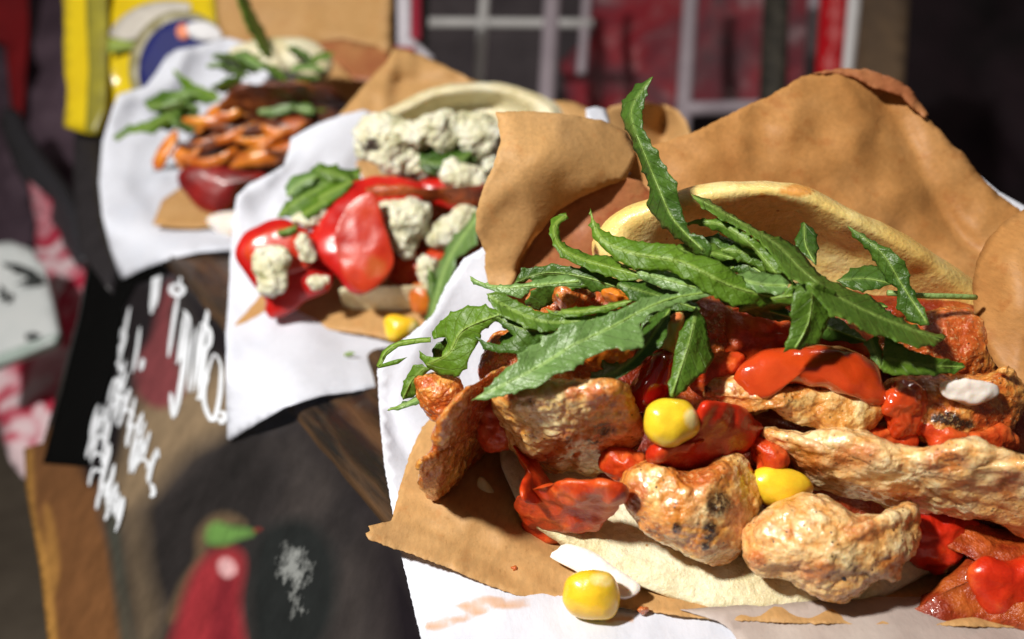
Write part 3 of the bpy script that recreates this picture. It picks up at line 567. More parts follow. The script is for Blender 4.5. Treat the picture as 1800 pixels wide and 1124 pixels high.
leaf([(1147, 136), (1138, 155), (1130, 194), (1129, 226), (1134, 232), (1147, 258), (1154, 262), (1159, 279), (1174, 304), (1188, 319), (1191, 340), (1199, 376), (1206, 397), (1214, 413), (1234, 415), (1250, 432), (1251, 444), (1241, 451), (1223, 448), (1209, 432), (1188, 418), (1163, 393), (1145, 376), (1139, 361), (1141, 345), (1143, 329), (1134, 308), (1124, 283), (1113, 251), (1102, 226), (1093, 208), (1093, 187), (1102, 169), (1120, 151)],
     [(1147, 136, 14.2), (1095, 200, 14.6), (1130, 215, 14.0), (1150, 300, 14.0), (1170, 360, 13.9), (1235, 440, 13.7)], [(1146, 138), (1114, 182), (1112, 215), (1135, 275), (1160, 335), (1185, 388), (1236, 440)], 1, 'tall rocket leaf standing upright in front of the kraft paper', cup=.6)
leaf([(829, 704), (849, 691), (864, 676), (880, 658), (895, 645), (909, 636), (911, 623), (931, 611), (950, 602), (951, 593), (971, 587), (983, 581), (985, 573), (1011, 567), (1042, 562), (1069, 553), (1085, 547), (1116, 531), (1131, 524), (1185, 517), (1220, 511), (1262, 507), (1262, 519), (1220, 527), (1185, 536), (1143, 552), (1124, 569), (1126, 580), (1133, 598), (1129, 611), (1109, 616), (1085, 611), (1071, 614), (1056, 620), (1029, 633), (1007, 649), (976, 658), (962, 669), (945, 678), (927, 683), (904, 691), (864, 700)],
     [(829, 704, 12.95), (909, 665, 12.85), (1005, 608, 12.9), (1131, 545, 13.1), (1262, 513, 13.4), (1120, 605, 12.8)], [(830, 703), (909, 665), (962, 636), (1005, 608), (1042, 591), (1087, 569), (1131, 545), (1185, 524), (1260, 513)], 3, 'long pale toothed rocket leaf lying flat across the chicken, tip pointing to the lower left', cup=-.3, wave=.05)
leaf([(1056, 628), (1069, 638), (1089, 640), (1109, 631), (1128, 610), (1131, 573), (1154, 551), (1180, 540), (1176, 560), (1172, 590), (1158, 613), (1131, 634), (1120, 645), (1098, 660), (1071, 675), (1042, 679), (1029, 672), (1045, 655), (1062, 648)],
     [(1040, 675, 13.3), (1120, 630, 13.2), (1180, 545, 13.6)], [(1034, 672), (1090, 650), (1130, 615), (1178, 545)], 1, 'dark curled rocket leaf tip just under the long pale leaf')
leaf([(1187, 616), (1192, 595), (1203, 570), (1224, 542), (1238, 560), (1245, 600), (1254, 632), (1240, 650), (1220, 668), (1205, 685), (1189, 697), (1178, 696), (1177, 680), (1182, 650)],
     [(1224, 542, 13.5), (1180, 690, 13.05), (1250, 630, 13.3)], [(1224, 544), (1212, 600), (1196, 650), (1181, 694)], 0, 'short rocket leaf hanging straight down onto the middle corn kernel', cup=.5)
leaf([(1038, 368), (1044, 386), (1056, 402), (1077, 414), (1113, 424), (1141, 427), (1181, 431), (1209, 447), (1241, 452), (1262, 460), (1290, 480), (1320, 505), (1380, 520), (1394, 528), (1350, 537), (1290, 537), (1240, 515), (1209, 490), (1173, 476), (1131, 474), (1102, 468), (1067, 443), (1042, 418), (1039, 400)],
     [(1038, 368, 14.4), (1060, 430, 14.1), (1150, 450, 13.6), (1250, 480, 13.2), (1390, 528, 13.3)], [(1040, 374), (1056, 420), (1110, 445), (1200, 462), (1290, 505), (1388, 527)], 2, 'wide bright green rocket leaf in the centre, just below the bread end', cup=.5, wave=-.07)
leaf([(1118, 475), (1135, 468), (1160, 475), (1200, 483), (1225, 492), (1238, 505), (1230, 516), (1200, 518), (1175, 510), (1145, 500), (1125, 490)], [(1118, 475, 13.8), (1238, 505, 13.4), (1160, 510, 13.6)], [(1119, 477), (1170, 492), (1234, 508)], 3, 'small glossy blue green rocket leaf tucked under the wide bright leaf')
leaf([(998, 384), (985, 392), (980, 407), (987, 427), (1013, 440), (1040, 450), (1067, 450), (1087, 460), (1103, 473), (1132, 483), (1120, 492), (1100, 494), (1073, 486), (1057, 482), (1013, 466), (987, 450), (973, 430), (965, 403), (972, 383), (985, 376)],
     [(995, 380, 14.9), (970, 405, 14.6), (1013, 450, 14.3), (1130, 485, 13.9)], [(994, 380), (974, 400), (985, 435), (1020, 455), (1070, 470), (1128, 486)], 2, 'yellow green rocket leaf with a hooked tip, left of the bread end', cup=.5)
leaf([(903, 500), (918, 474), (973, 465), (1023, 472), (1073, 486), (1105, 503), (1108, 520), (1057, 514), (1020, 506), (990, 522), (960, 540), (940, 545), (922, 530), (950, 500), (930, 490)],
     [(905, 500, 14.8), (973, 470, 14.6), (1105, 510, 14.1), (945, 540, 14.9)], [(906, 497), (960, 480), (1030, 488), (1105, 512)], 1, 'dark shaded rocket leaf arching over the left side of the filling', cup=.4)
leaf([(827, 487), (853, 499), (880, 503), (923, 499), (960, 489), (990, 483), (1010, 486), (1024, 497), (1013, 504), (990, 503), (960, 504), (930, 509), (917, 526), (900, 521), (870, 513), (840, 502), (828, 494)],
     [(827, 487, 14.5), (1020, 497, 13.9), (920, 520, 14.1)], [(829, 490), (880, 506), (930, 503), (1018, 495)], 3, 'thin pale rocket stem with a rounded lobe reaching far left', cup=.3)
leaf([(855, 517), (873, 512), (907, 529), (940, 546), (973, 554), (1007, 557), (1057, 552), (1100, 540), (1112, 547), (1070, 563), (1023, 570), (983, 576), (960, 584), (930, 577), (890, 560), (865, 540)],
     [(857, 517, 13.9), (960, 565, 13.5), (1110, 545, 13.4)], [(858, 519), (900, 545), (960, 566), (1030, 562), (1108, 545)], 0, 'mid green rocket leaf curving along the upper edge of the long pale leaf', cup=-.5)
leaf([(857, 548), (880, 552), (930, 572), (984, 582), (952, 597), (920, 627), (905, 622), (873, 619), (850, 613), (836, 590), (852, 601), (878, 607), (904, 590), (884, 575)],
     [(857, 548, 13.9), (980, 583, 13.4), (860, 612, 13.7)], [(860, 550), (915, 577), (978, 583)], 1, 'dark lobed rocket leaf half hidden behind the long pale leaf', cup=.3)
leaf([(823, 538), (793, 550), (767, 573), (760, 583), (762, 597), (785, 593), (787, 603), (777, 627), (753, 630), (737, 617), (742, 632), (750, 645), (773, 658), (807, 661), (820, 643), (827, 623), (840, 603), (847, 583), (870, 565), (885, 557), (880, 547), (853, 540)],
     [(765, 585, 14.3), (880, 550, 13.8), (750, 640, 14.4), (815, 655, 14.0)], [(752, 640), (790, 620), (815, 580), (882, 552)], 2, 'bright green lobed rocket leaf at the far left above the chicken', cup=.4, wave=.08)
leaf([(757, 593), (740, 594), (707, 598), (685, 607), (672, 618), (662, 643), (666, 648), (700, 640), (716, 628), (690, 634), (672, 640), (679, 626), (700, 610), (740, 603), (757, 602)],
     [(757, 596, 14.4), (662, 643, 14.9), (716, 628, 14.6)], [(756, 598), (707, 603), (680, 618), (667, 643)], 2, 'thin looped rocket stem overhanging the paper at the far left', cup=.1, rag=.4, teeth=0)
leaf([(727, 643), (716, 660), (706, 687), (708, 704), (733, 694), (737, 670), (755, 650), (742, 640)], [(727, 643, 14.6), (708, 700, 14.8), (755, 650, 14.5)], [(748, 646), (725, 668), (709, 700)], 0, 'short green rocket lobe hanging beside the small browned chicken piece')
leaf([(738, 692), (720, 704), (680, 722), (707, 719), (738, 709)], [(738, 700, 14.7), (680, 722, 15.0), (707, 719, 14.8)], [(737, 700), (710, 712), (683, 721)], 3, 'pale narrow rocket tip lying on the white paper at the far left', rag=.6)
leaf([(960, 543), (978, 551), (1000, 542), (1057, 539), (1087, 530), (1113, 529), (1083, 543), (1040, 553), (1000, 558), (973, 553)], [(960, 545, 13.6), (1110, 530, 13.3), (1040, 552, 13.3)], [(962, 546), (1020, 548), (1110, 530)], 2, 'narrow bright rocket strip right above the long pale leaf', rag=.6)
leaf([(1215, 342), (1240, 350), (1283, 376), (1333, 405), (1360, 415), (1387, 425), (1413, 448), (1430, 472), (1453, 492), (1500, 512), (1533, 525), (1567, 552), (1617, 580), (1662, 593), (1648, 605), (1610, 611), (1567, 594), (1527, 587), (1500, 568), (1460, 553), (1433, 520), (1417, 500), (1387, 490), (1367, 462), (1347, 432), (1317, 411), (1267, 384), (1233, 364)],
     [(1215, 342, 14.6), (1300, 390, 14.1), (1387, 455, 13.5), (1440, 500, 13.1), (1550, 560, 13.2), (1660, 598, 13.6)], [(1216, 344), (1300, 390), (1365, 430), (1415, 480), (1470, 520), (1550, 560), (1655, 598)], 0, 'longest rocket leaf running from the bread rim down to the right edge of the filling', cup=.35, wave=.08)
leaf([(1207, 393), (1227, 386), (1267, 387), (1300, 402), (1330, 422), (1350, 440), (1367, 460), (1373, 477), (1363, 488), (1347, 480), (1340, 461), (1327, 441), (1310, 434), (1290, 424), (1260, 404), (1227, 394)],
     [(1207, 393, 14.5), (1290, 405, 14.0), (1370, 480, 13.5)], [(1209, 393), (1265, 394), (1320, 430), (1366, 482)], 0, 'narrow arched rocket leaf in front of the upper bread half', cup=.5)
leaf([(1393, 498), (1413, 496), (1440, 500), (1468, 513), (1468, 533), (1458, 560), (1450, 577), (1444, 592), (1433, 607), (1413, 612), (1387, 615), (1377, 620), (1384, 598), (1390, 577), (1392, 533)],
     [(1393, 498, 12.8), (1468, 513, 12.9), (1377, 620, 12.95), (1440, 600, 13.0)], [(1429, 500), (1426, 540), (1418, 575), (1398, 612)], 0, 'square folded rocket leaf dangling above the glossy sauce dollop', cup=.4)
leaf([(1355, 524), (1377, 517), (1393, 499), (1394, 534), (1380, 538), (1362, 532)], [(1355, 524, 13.1), (1393, 499, 12.85), (1394, 534, 12.95)], [(1357, 525), (1392, 520)], 2, 'tiny yellow green rocket fold attached at the top of the dangling square leaf', rag=.4)
leaf([(1288, 486), (1313, 479), (1340, 479), (1373, 486), (1388, 498), (1375, 518), (1340, 515), (1313, 505)], [(1290, 487, 13.4), (1380, 500, 13.2), (1340, 515, 13.1)], [(1290, 487), (1335, 500), (1384, 503)], 3, 'small crumpled pale rocket leaf where the leaves cross', wrinkle=.12)
leaf([(1490, 398), (1513, 410), (1533, 423), (1567, 440), (1590, 460), (1597, 477), (1600, 500), (1613, 527), (1627, 553), (1634, 572), (1600, 567), (1577, 540), (1577, 507), (1563, 498), (1547, 473), (1527, 443), (1508, 423)],
     [(1490, 398, 14.7), (1570, 470, 14.3), (1634, 572, 14.0)], [(1491, 399), (1550, 445), (1585, 500), (1630, 569)], 1, 'broad dark rocket leaf on the right, its tip against the bread rim', cup=.4)
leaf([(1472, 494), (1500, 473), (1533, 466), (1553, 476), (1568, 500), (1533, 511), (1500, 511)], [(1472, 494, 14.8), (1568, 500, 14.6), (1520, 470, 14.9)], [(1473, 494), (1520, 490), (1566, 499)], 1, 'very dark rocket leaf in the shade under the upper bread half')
leaf([(1413, 392), (1430, 403), (1438, 433), (1434, 465), (1418, 452), (1397, 437), (1400, 415)], [(1413, 392, 15.0), (1434, 465, 14.5), (1397, 437, 14.7)], [(1414, 394), (1416, 430), (1432, 462)], 1, 'small dark rocket tip poking up against the inside of the bread')
leaf([(1519, 602), (1540, 589), (1547, 610), (1552, 634), (1550, 651), (1533, 631)], [(1519, 602, 13.2), (1540, 589, 13.2), (1550, 650, 13.1)], [(1530, 596), (1549, 648)], 3, 'small shiny rocket lobe just left of the pointed lower right leaf')
leaf([(1557, 592), (1600, 616), (1650, 630), (1683, 637), (1697, 645), (1680, 655), (1633, 659), (1577, 659), (1553, 654), (1552, 617)],
     [(1557, 592, 13.2), (1697, 645, 13.5), (1553, 654, 13.1)], [(1556, 630), (1620, 642), (1694, 646)], 0, 'pointed rocket leaf lowest on the right, tip towards the onion piece', cup=-.5)
leaf([(1232, 420), (1262, 413), (1300, 428), (1330, 450), (1347, 480), (1320, 487), (1280, 472), (1250, 455)], [(1232, 420, 14.6), (1300, 428, 14.4), (1340, 485, 14.1)], [(1234, 422), (1290, 450), (1342, 482)], 1, 'dark serrated rocket leaf behind the narrow arched one')
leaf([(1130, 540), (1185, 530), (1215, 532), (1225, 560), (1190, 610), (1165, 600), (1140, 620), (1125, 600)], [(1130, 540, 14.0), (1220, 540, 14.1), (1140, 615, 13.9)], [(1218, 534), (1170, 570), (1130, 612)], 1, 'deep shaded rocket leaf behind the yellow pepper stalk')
def auto_leaf(x0, y0, x1, y1, w, d0, d1, mi, label, group, sd, k=1.0, lobes=True, **kw):
    r = random.Random(sd); n = 9; L = math.hypot(x1-x0, y1-y0); ux, uy = (x1-x0)/L, (y1-y0)/L; bend = r.uniform(-.14, .14)*L
    up, dn, mid = [], [], []
    for i in range(n+1):
        t = i/n; cx, cy = x0+(x1-x0)*t-uy*bend*math.sin(math.pi*t), y0+(y1-y0)*t+ux*bend*math.sin(math.pi*t)
        ww = w*.5*math.sin(math.pi*min(1, t**.8*.96+.03))**.7
        a, b_ = (ww*(r.uniform(.6, 1.25) if lobes else 1) for _ in (0, 1))
        mid.append((cx, cy)); up.append((cx-uy*a, cy+ux*a)); dn.append((cx+uy*b_, cy-ux*b_))
    ol = up+dn[::-1]
    return leaf(ol, [(x0, y0, d0), (x1, y1, d1), (x0+(x1-x0)*.5-uy*w, y0+(y1-y0)*.5+ux*w, (d0+d1)/2+r.uniform(-.3, .3)*k)], mid, mi, label, group=group, cup=r.uniform(.2, .6)*k, teeth=5, **kw)
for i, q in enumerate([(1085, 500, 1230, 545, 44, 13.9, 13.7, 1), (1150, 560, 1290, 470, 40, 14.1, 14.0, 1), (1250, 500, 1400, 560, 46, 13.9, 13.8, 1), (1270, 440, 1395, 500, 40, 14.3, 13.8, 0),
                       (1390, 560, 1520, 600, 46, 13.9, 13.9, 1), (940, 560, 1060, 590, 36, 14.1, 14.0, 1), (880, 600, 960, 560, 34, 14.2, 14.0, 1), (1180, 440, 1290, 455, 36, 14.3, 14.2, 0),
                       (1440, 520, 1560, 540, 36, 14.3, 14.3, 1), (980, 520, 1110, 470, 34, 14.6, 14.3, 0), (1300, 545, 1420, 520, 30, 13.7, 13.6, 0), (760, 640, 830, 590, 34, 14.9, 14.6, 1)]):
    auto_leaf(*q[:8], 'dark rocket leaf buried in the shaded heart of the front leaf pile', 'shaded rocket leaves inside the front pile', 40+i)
o = tube('salad_stalk', P([1560, 1620, 1665, 1715], [515, 520, 521, 523], [14.7, 14.7, 14.8, 15.0]), [.05, .05, .05], LF[3], smooth_n=12)
tag(o, 'thin pale rocket stem running right to the curled kraft flap', 'salad stalk')

# ---------------------------------------------------------------- middle sandwich
w2 = thing('white_paper_wrap', 'white paper under the middle sandwich, its corner hanging over the wooden edge', 'paper wrap', P(600, 640, DP(640)))
sheet('paper_sheet', [(400, 776), (397, 690), (397, 590), (402, 520), (405, 460), (410, 390), (416, 345), (440, 322), (478, 305), (500, 290), (508, 262), (512, 243), (560, 217), (600, 203), (640, 193), (662, 203), (700, 240), (900, 330), (900, 640), (760, 690), (690, 700), (665, 680), (620, 689), (560, 697), (500, 717), (450, 746)],
      [(400, 776, SB(400, 776, .25)[0]), (430, 700, DP(700)*.5+SB(430, 700, .3)[0]*.5), (500, 717, DP(717, .1)), (600, 650, DP(650, .1)), (850, 650, DP(650, .1)), (398, 640, DP(640, .15)), (400, 590, 24.4), (600, 590, DP(590, .1)), (800, 580, DP(580, .1)), (405, 500, 26.0), (600, 500, 26.8), (412, 380, 27.0), (416, 345, 27.3), (512, 243, 28.3), (640, 193, 29.2), (620, 350, 28.4), (850, 400, 28.6), (500, 300, 27.9)], WH, w2, step=11, rag=1.0, wrinkle=.10, wscale=.01, crumple=.22, cscale=.014,
      creases=[([(505, 285), (450, 330), (415, 345)], .25, 14), ([(420, 350), (470, 450)], .15, 20)])
k2 = thing('kraft_paper_liner', 'brown kraft liner standing behind and under the middle cheese and pepper sandwich', 'paper liner', P(600, 590, DP(590)))
sheet('bottom_flap', [(399, 586), (425, 558), (462, 515), (520, 470), (700, 480), (790, 540), (790, 620), (740, 606), (700, 601), (640, 588), (560, 577), (480, 575), (430, 581)],
      [(399, 586, DP(588, .15)), (480, 575, DP(577, .2)), (600, 580, DP(582, .2)), (780, 610, DP(612, .2)), (462, 515, 25.6), (600, 490, 26.3), (780, 540, 25.0)], KR, k2, step=10, rag=1.2, wrinkle=.08)
sheet('back_panel', [(598, 200), (640, 150), (680, 108), (692, 84), (740, 96), (785, 118), (830, 141), (900, 160), (960, 176), (1010, 180), (1052, 200), (1060, 280), (900, 420), (700, 420), (620, 280)],
      [(600, 200, 29.4), (692, 84, 31.0), (830, 141, 30.4), (960, 176, 29.3), (1052, 200, 28.5), (700, 400, 28.2), (900, 400, 27.6), (760, 250, 29.6)], KR, k2, step=11, rag=1.2, wrinkle=.15, wscale=.01, crumple=.5, cscale=.012, creases=[([(700, 145), (850, 145)], -.5, 14), ([(690, 110), (670, 200)], .3, 14)])
sheet('rolled_end', [(1056, 205), (1072, 188), (1100, 182), (1135, 180), (1170, 185), (1192, 195), (1206, 212), (1214, 238), (1205, 262), (1120, 300), (1060, 280)],
      [(1056, 205, 26.0), (1120, 182, 25.6), (1160, 220, 26.6), (1214, 238, 25.6), (1120, 290, 26.0)], KR, k2, step=9, rag=.8, creases=[([(1168, 186), (1165, 270)], -.6, 18)])
mb = thing('flatbread', 'pale round flatbread of the middle sandwich with cheese and pepper inside', 'flatbread', P(680, 580, 25))
blob('upper_half', [(630, 235), (660, 205), (700, 182), (745, 160), (800, 149), (860, 144), (915, 152), (960, 172), (990, 200), (980, 260), (900, 300), (740, 290), (660, 270)], [(700, 182, 27.0), (860, 144, 27.2), (990, 200, 26.8), (800, 260, 26.8)], BRD, hf=.5, hb=1.4, parent=mb, n=90, rings=22, cen=(820, 225),
     prof=[(0, .7), (.5, .6), (.68, .1), (.78, -.25), (.9, -.35), (1, 0)], disp=(('fbm', .8, .08),))
blob('lower_half', [(598, 516), (612, 505), (700, 500), (820, 500), (880, 520), (840, 580), (760, 590), (690, 573), (640, 564), (606, 542)], [(640, 530, 25.1), (850, 540, 25.0)], BRD, hf=.4, hb=.4, parent=mb, n=80, rings=16, disp=(('fbm', .8, .10),))
tag(blob('cheese_filling', [(560, 420), (640, 340), (760, 330), (900, 330), (940, 400), (900, 520), (760, 550), (600, 520)], [(700, 400, 26.4), (900, 400, 26.2)], DRK, .4, .5, n=90, rings=18, disp=(('fbm', .7, .25),), sauce=[(720, 420, 200, 160)]),
    'dark red mixed filling deep inside the middle sandwich', 'filling')
FD = (('fbm', .7, .26), ('fbm', 2.4, .10), ('n', 6, .05), ('n', 12, .025))
cg = 'crumbled white cheese lumps'
def cheese(outline, d, label, hf=.6, seed=0, **k): return tag(blob('cheese_lump', outline, [(0, 0, d)], FET, hf, hf, n=110, rings=24, disp=FD, seed=seed, **k), label, 'cheese', cg)
cheese([(614, 248), (630, 222), (668, 205), (700, 208), (720, 235), (716, 270), (700, 300), (668, 306), (645, 288), (622, 268)], 25.4, 'herb speckled cheese crumble at the upper left of the middle sandwich', .6, 1, spots=[(650, 255, 30, 20)])
cheese([(690, 222), (720, 200), (770, 196), (800, 205), (800, 240), (780, 268), (750, 262), (720, 262), (698, 250)], 25.2, 'fluffy white cheese crumble right below the middle bread rim', .6, 2)
cheese([(770, 200), (830, 186), (866, 200), (890, 230), (880, 262), (840, 270), (800, 250), (772, 232)], 25.4, 'white cheese crumble beside the kraft flap at the top', .6, 3)
cheese([(690, 255), (740, 250), (780, 260), (776, 300), (740, 318), (700, 306)], 25.7, 'shaded cheese crumble under the fluffy one, above the curved pepper slice', .5, 12)
cheese([(790, 255), (850, 250), (885, 262), (880, 310), (840, 300), (800, 290)], 25.9, 'shaded cheese crumble against the kraft flap edge', .5, 13)
cheese([(776, 300), (800, 282), (840, 285), (862, 300), (856, 338), (820, 346), (790, 330)], 25.0, 'round cheese crumble above the dark red pepper strip', .45, 4)
cheese([(664, 362), (700, 358), (745, 362), (752, 380), (738, 420), (722, 450), (702, 450), (688, 420), (676, 390)], 24.5, 'pointed cheese wedge set inside the curved red pepper slice', .35, 5)
cheese([(752, 410), (790, 380), (830, 362), (848, 380), (838, 420), (800, 440), (760, 440)], 24.8, 'soft white cheese crumble behind the pale upright rocket stem', .4, 6)
cheese([(454, 452), (470, 434), (498, 440), (505, 460), (498, 490), (488, 512), (468, 516), (458, 490)], 23.7, 'square cheese crumb stuck on the left pepper slice', .28, 7)
cheese([(516, 440), (532, 408), (548, 420), (560, 452), (548, 470), (524, 464)], 23.9, 'triangular cheese crumb between the two pepper slices', .25, 8)
cheese([(540, 488), (556, 476), (586, 478), (590, 495), (572, 508), (550, 505)], 23.8, 'small twin cheese crumb below the curved pepper slice', .2, 9)
cheese([(504, 392), (520, 376), (545, 374), (576, 368), (578, 400), (552, 404), (520, 404)], 24.6, 'cheese crumb under the small rocket bunch of the middle sandwich', .3, 10)
cheese([(734, 462), (752, 450), (772, 462), (770, 500), (756, 512), (738, 496)], 24.3, 'narrow cheese crumb above the orange cube in the middle sandwich', .25, 11)
pg = 'red pepper slices'
PD = (('fbm', .6, .12),)
t = thing('red_pepper_slice', 'wide red pepper slice at the left of the middle sandwich, resting on kraft paper', 'pepper', P(480, 555, 24.6), pg)
blob('skin', [(414, 444), (422, 420), (440, 402), (490, 384), (520, 392), (560, 420), (585, 470), (580, 510), (540, 530), (520, 545), (480, 562), (464, 548), (466, 528), (440, 492), (420, 464)], [(414, 444, 24.6), (580, 480, 24.6), (470, 560, 24.3)], PEPB, .45, .5, parent=t, n=100, rings=20, disp=PD, cen=(500, 470))
blob('flesh', [(432, 444), (445, 420), (490, 400), (530, 408), (560, 440), (545, 470), (500, 485), (465, 478), (440, 462)], [(490, 440, 24.15)], PEPI, .16, .2, parent=t, n=80, rings=14, disp=PD)
t = thing('red_pepper_slice', 'big curved red pepper slice standing in the centre of the middle sandwich', 'pepper', P(630, 515, 24.2), pg)
blob('skin', [(546, 425), (556, 392), (575, 350), (612, 318), (660, 307), (710, 310), (745, 325), (748, 350), (700, 356), (668, 372), (672, 400), (688, 430), (694, 462), (676, 490), (640, 516), (612, 508), (590, 480), (560, 452)], [(546, 425, 24.4), (745, 330, 25.0), (640, 516, 23.9)], PEPB, .5, .5, parent=t, n=110, rings=22, disp=PD, seed=4, cen=(628, 410))
blob('flesh', [(590, 410), (612, 360), (655, 340), (668, 372), (684, 425), (692, 462), (670, 492), (638, 514), (612, 490), (594, 450)], [(650, 440, 23.72)], PEPI, .04, .2, parent=t, n=80, rings=14, disp=PD, seed=4, sauce=[(660, 470, 30, 30)])
lump('red_pepper_slice', [(740, 322), (790, 318), (850, 340), (850, 365), (800, 372), (748, 356)], [(790, 345, 25.2)], PEPB, 'dark red pepper strip under the round cheese crumble', 'pepper', .3, .3, PD, pg)
lump('red_pepper_slice', [(690, 450), (740, 440), (800, 430), (800, 460), (740, 510), (690, 500), (672, 480)], [(730, 470, 25.0)], GEL, 'wet red pepper strip low behind the curved pepper slice', 'pepper', .35, .3, PD, pg)
lump('carrot_cube', [(722, 505), (745, 497), (765, 505), (768, 540), (750, 552), (726, 545)], [(745, 525, 24.4)], CAR, 'small orange vegetable cube above the corn kernel of the middle sandwich', 'vegetable cube', .25, .25, PD)
MG = 'rocket leaves in the middle sandwich'
leaf([(838, 372), (838, 430), (802, 455), (792, 500), (772, 560), (758, 605), (746, 592), (752, 540), (764, 480), (788, 430), (812, 402)], [(838, 380, 22.5), (790, 470, 23.0), (750, 600, 23.0)], [(836, 385), (790, 455), (765, 530), (752, 598)], 3, 'pale upright rocket stem at the right side of the middle sandwich', group=MG, cup=.5)
leaf([(752, 465), (762, 480), (772, 510), (762, 545), (752, 520)], [(752, 465, 23.4), (762, 545, 23.2), (770, 510, 23.3)], [(754, 468), (762, 540)], 1, 'short dark rocket tip beside the pale upright stem', group=MG)
leaf([(486, 382), (500, 360), (512, 352), (508, 330), (522, 308), (545, 302), (560, 285), (580, 294), (604, 300), (632, 298), (634, 320), (612, 340), (590, 345), (575, 362), (545, 374), (520, 384), (500, 380)], [(486, 382, 24.6), (560, 290, 25.5), (634, 310, 25.3)], [(488, 381), (545, 340), (630, 308)], 0, 'lobed rocket leaf above the left pepper slice against the white paper', group=MG, cup=.4, wave=.12)
for i, q in enumerate([(560, 300, 630, 330, 30, 25.0, 25.0, 0), (505, 345, 560, 310, 30, 24.9, 25.1, 3), (560, 350, 620, 320, 26, 24.6, 24.8, 2), (745, 285, 830, 268, 30, 24.9, 24.9, 1)]):
    auto_leaf(*q[:8], 'small rocket leaflet of the middle sandwich bunch', 'rocket leaflets of the middle sandwich', 90+i, k=1.6)
leaf([(530, 370), (560, 345), (600, 332), (590, 352), (560, 372), (538, 385)], [(530, 375, 24.3), (600, 332, 24.8), (560, 372, 24.3)], [(535, 376), (595, 338)], 2, 'bright little rocket lobe touching the curved pepper slice', group=MG)
leaf([(736, 268), (770, 255), (820, 262), (838, 280), (800, 300), (760, 308), (738, 295)], [(736, 268, 25.2), (838, 280, 25.0), (760, 308, 24.9)], [(738, 285), (835, 278)], 1, 'dark rocket leaf squeezed between the cheese crumbles', group=MG)
leaf([(490, 406), (520, 396), (522, 408), (500, 416), (488, 414)], [(490, 406, 23.9), (520, 396, 24.0), (500, 416, 23.9)], [(490, 410), (520, 401)], 0, 'tiny rocket shred on the left pepper slice', group=MG, rag=.4)
leaf([(604, 622), (615, 618), (625, 621), (618, 626), (606, 627)], [(0, 0, DP(622, .2))], [(605, 624), (624, 621)], 2, 'tiny green crumb alone on the white paper of the middle sandwich', group=None, rag=.2, step=4, teeth=0, name='herb_crumb', cat='herb crumb', wrinkle=0)

# ---------------------------------------------------------------- back sandwich
w3 = thing('white_paper_wrap', 'white paper round the blurred back sandwich, one corner over the black board', 'paper wrap', P(300, 400, 34))
sheet('paper_sheet', [(214, 492), (205, 470), (194, 438), (180, 380), (174, 320), (180, 250), (198, 190), (208, 166), (256, 152), (275, 128), (292, 100), (310, 88), (345, 82), (400, 66), (440, 78), (560, 150), (600, 280), (560, 430), (440, 440), (400, 440), (350, 444), (300, 455), (250, 474)],
      [(214, 492, SB(214, 492, .3)[0]), (300, 455, 32.4), (400, 440, 32.6), (550, 430, 32.8), (180, 380, 35.4), (300, 390, 35.6), (450, 390, 35.8), (175, 320, 37.6), (300, 320, 38.4), (500, 320, 38.8), (182, 240, 38.3), (208, 166, 39.2), (340, 82, 40.5), (300, 200, 40.2), (560, 150, 40.0), (560, 250, 39.5)], WH, w3, step=11, wrinkle=.2, wscale=.01, crumple=.4, cscale=.016,
      creases=[([(205, 175), (300, 150), (330, 85)], .4, 18), ([(178, 322), (260, 318), (320, 330)], .3, 12)])
k3 = thing('kraft_paper_liner', 'tall brown kraft paper rising behind the blurred back sandwich', 'paper liner', P(500, 180, 41))
sheet('back_panel', [(374, -60), (690, -60), (692, 80), (688, 180), (680, 260), (600, 260), (540, 200), (420, 120), (384, 50)],
      [(374, -60, 43.5), (690, -60, 42.0), (690, 90, 41.0), (680, 260, 38.0), (540, 200, 41.0), (384, 50, 42.5)], KR, k3, step=16, wrinkle=.4, wscale=.01, creases=[([(560, 60), (690, 85)], .8, 16), ([(675, -50), (680, 200)], .7, 10)])
sheet('greasy_patch', [(560, 75), (600, 68), (680, 85), (690, 120), (670, 148), (620, 140), (590, 110)], [(560, 75, 40.5), (690, 90, 40.2), (620, 140, 39.2)], KRD, k3, step=12)  # shadow on the kraft, painted as a darker reddish patch
sheet('bottom_flap', [(268, 395), (285, 352), (330, 320), (470, 330), (560, 400), (440, 430), (380, 398), (340, 402), (300, 400)], [(268, 395, 34.6), (330, 320, 37.0), (470, 340, 37.0), (400, 410, 33.8), (540, 400, 34.0)], KR, k3, step=12)
b3 = thing('flatbread', 'pale bread of the blurred back sandwich topped with dark leaves', 'flatbread', P(420, 400, 36))
blob('upper_half', [(400, 95), (430, 75), (490, 68), (530, 70), (570, 90), (585, 115), (560, 140), (480, 130), (410, 130)], [(0, 0, 38.0)], BRD, .7, .8, parent=b3, n=70, rings=14, disp=(('fbm', .5, .2),))
blob('lower_half', [(360, 385), (400, 370), (520, 370), (560, 395), (520, 425), (440, 430), (390, 415)], [(0, 0, 34.2)], ONI, .5, .5, parent=b3, n=70, rings=14, disp=(('fbm', .5, .2),))
tag(blob('dark_vegetable_filling', [(330, 250), (380, 195), (420, 155), (520, 140), (600, 170), (640, 240), (580, 330), (470, 330), (340, 320)], [(400, 250, 37.6), (650, 240, 37.4)], SOY, .6, .6, n=90, rings=18, disp=(('fbm', .5, .4),)),
    'nearly black mass of filling inside the blurred back sandwich', 'filling')
vg = 'roasted orange slices in the back sandwich'
def slc(o, d, label, mat=CAR, hf=.4, **k): return tag(blob('roasted_slice', o, [(0, 0, d)], mat, hf, hf, n=70, rings=14, disp=(('fbm', .6, .15),), **k), label, 'vegetable slice', vg)
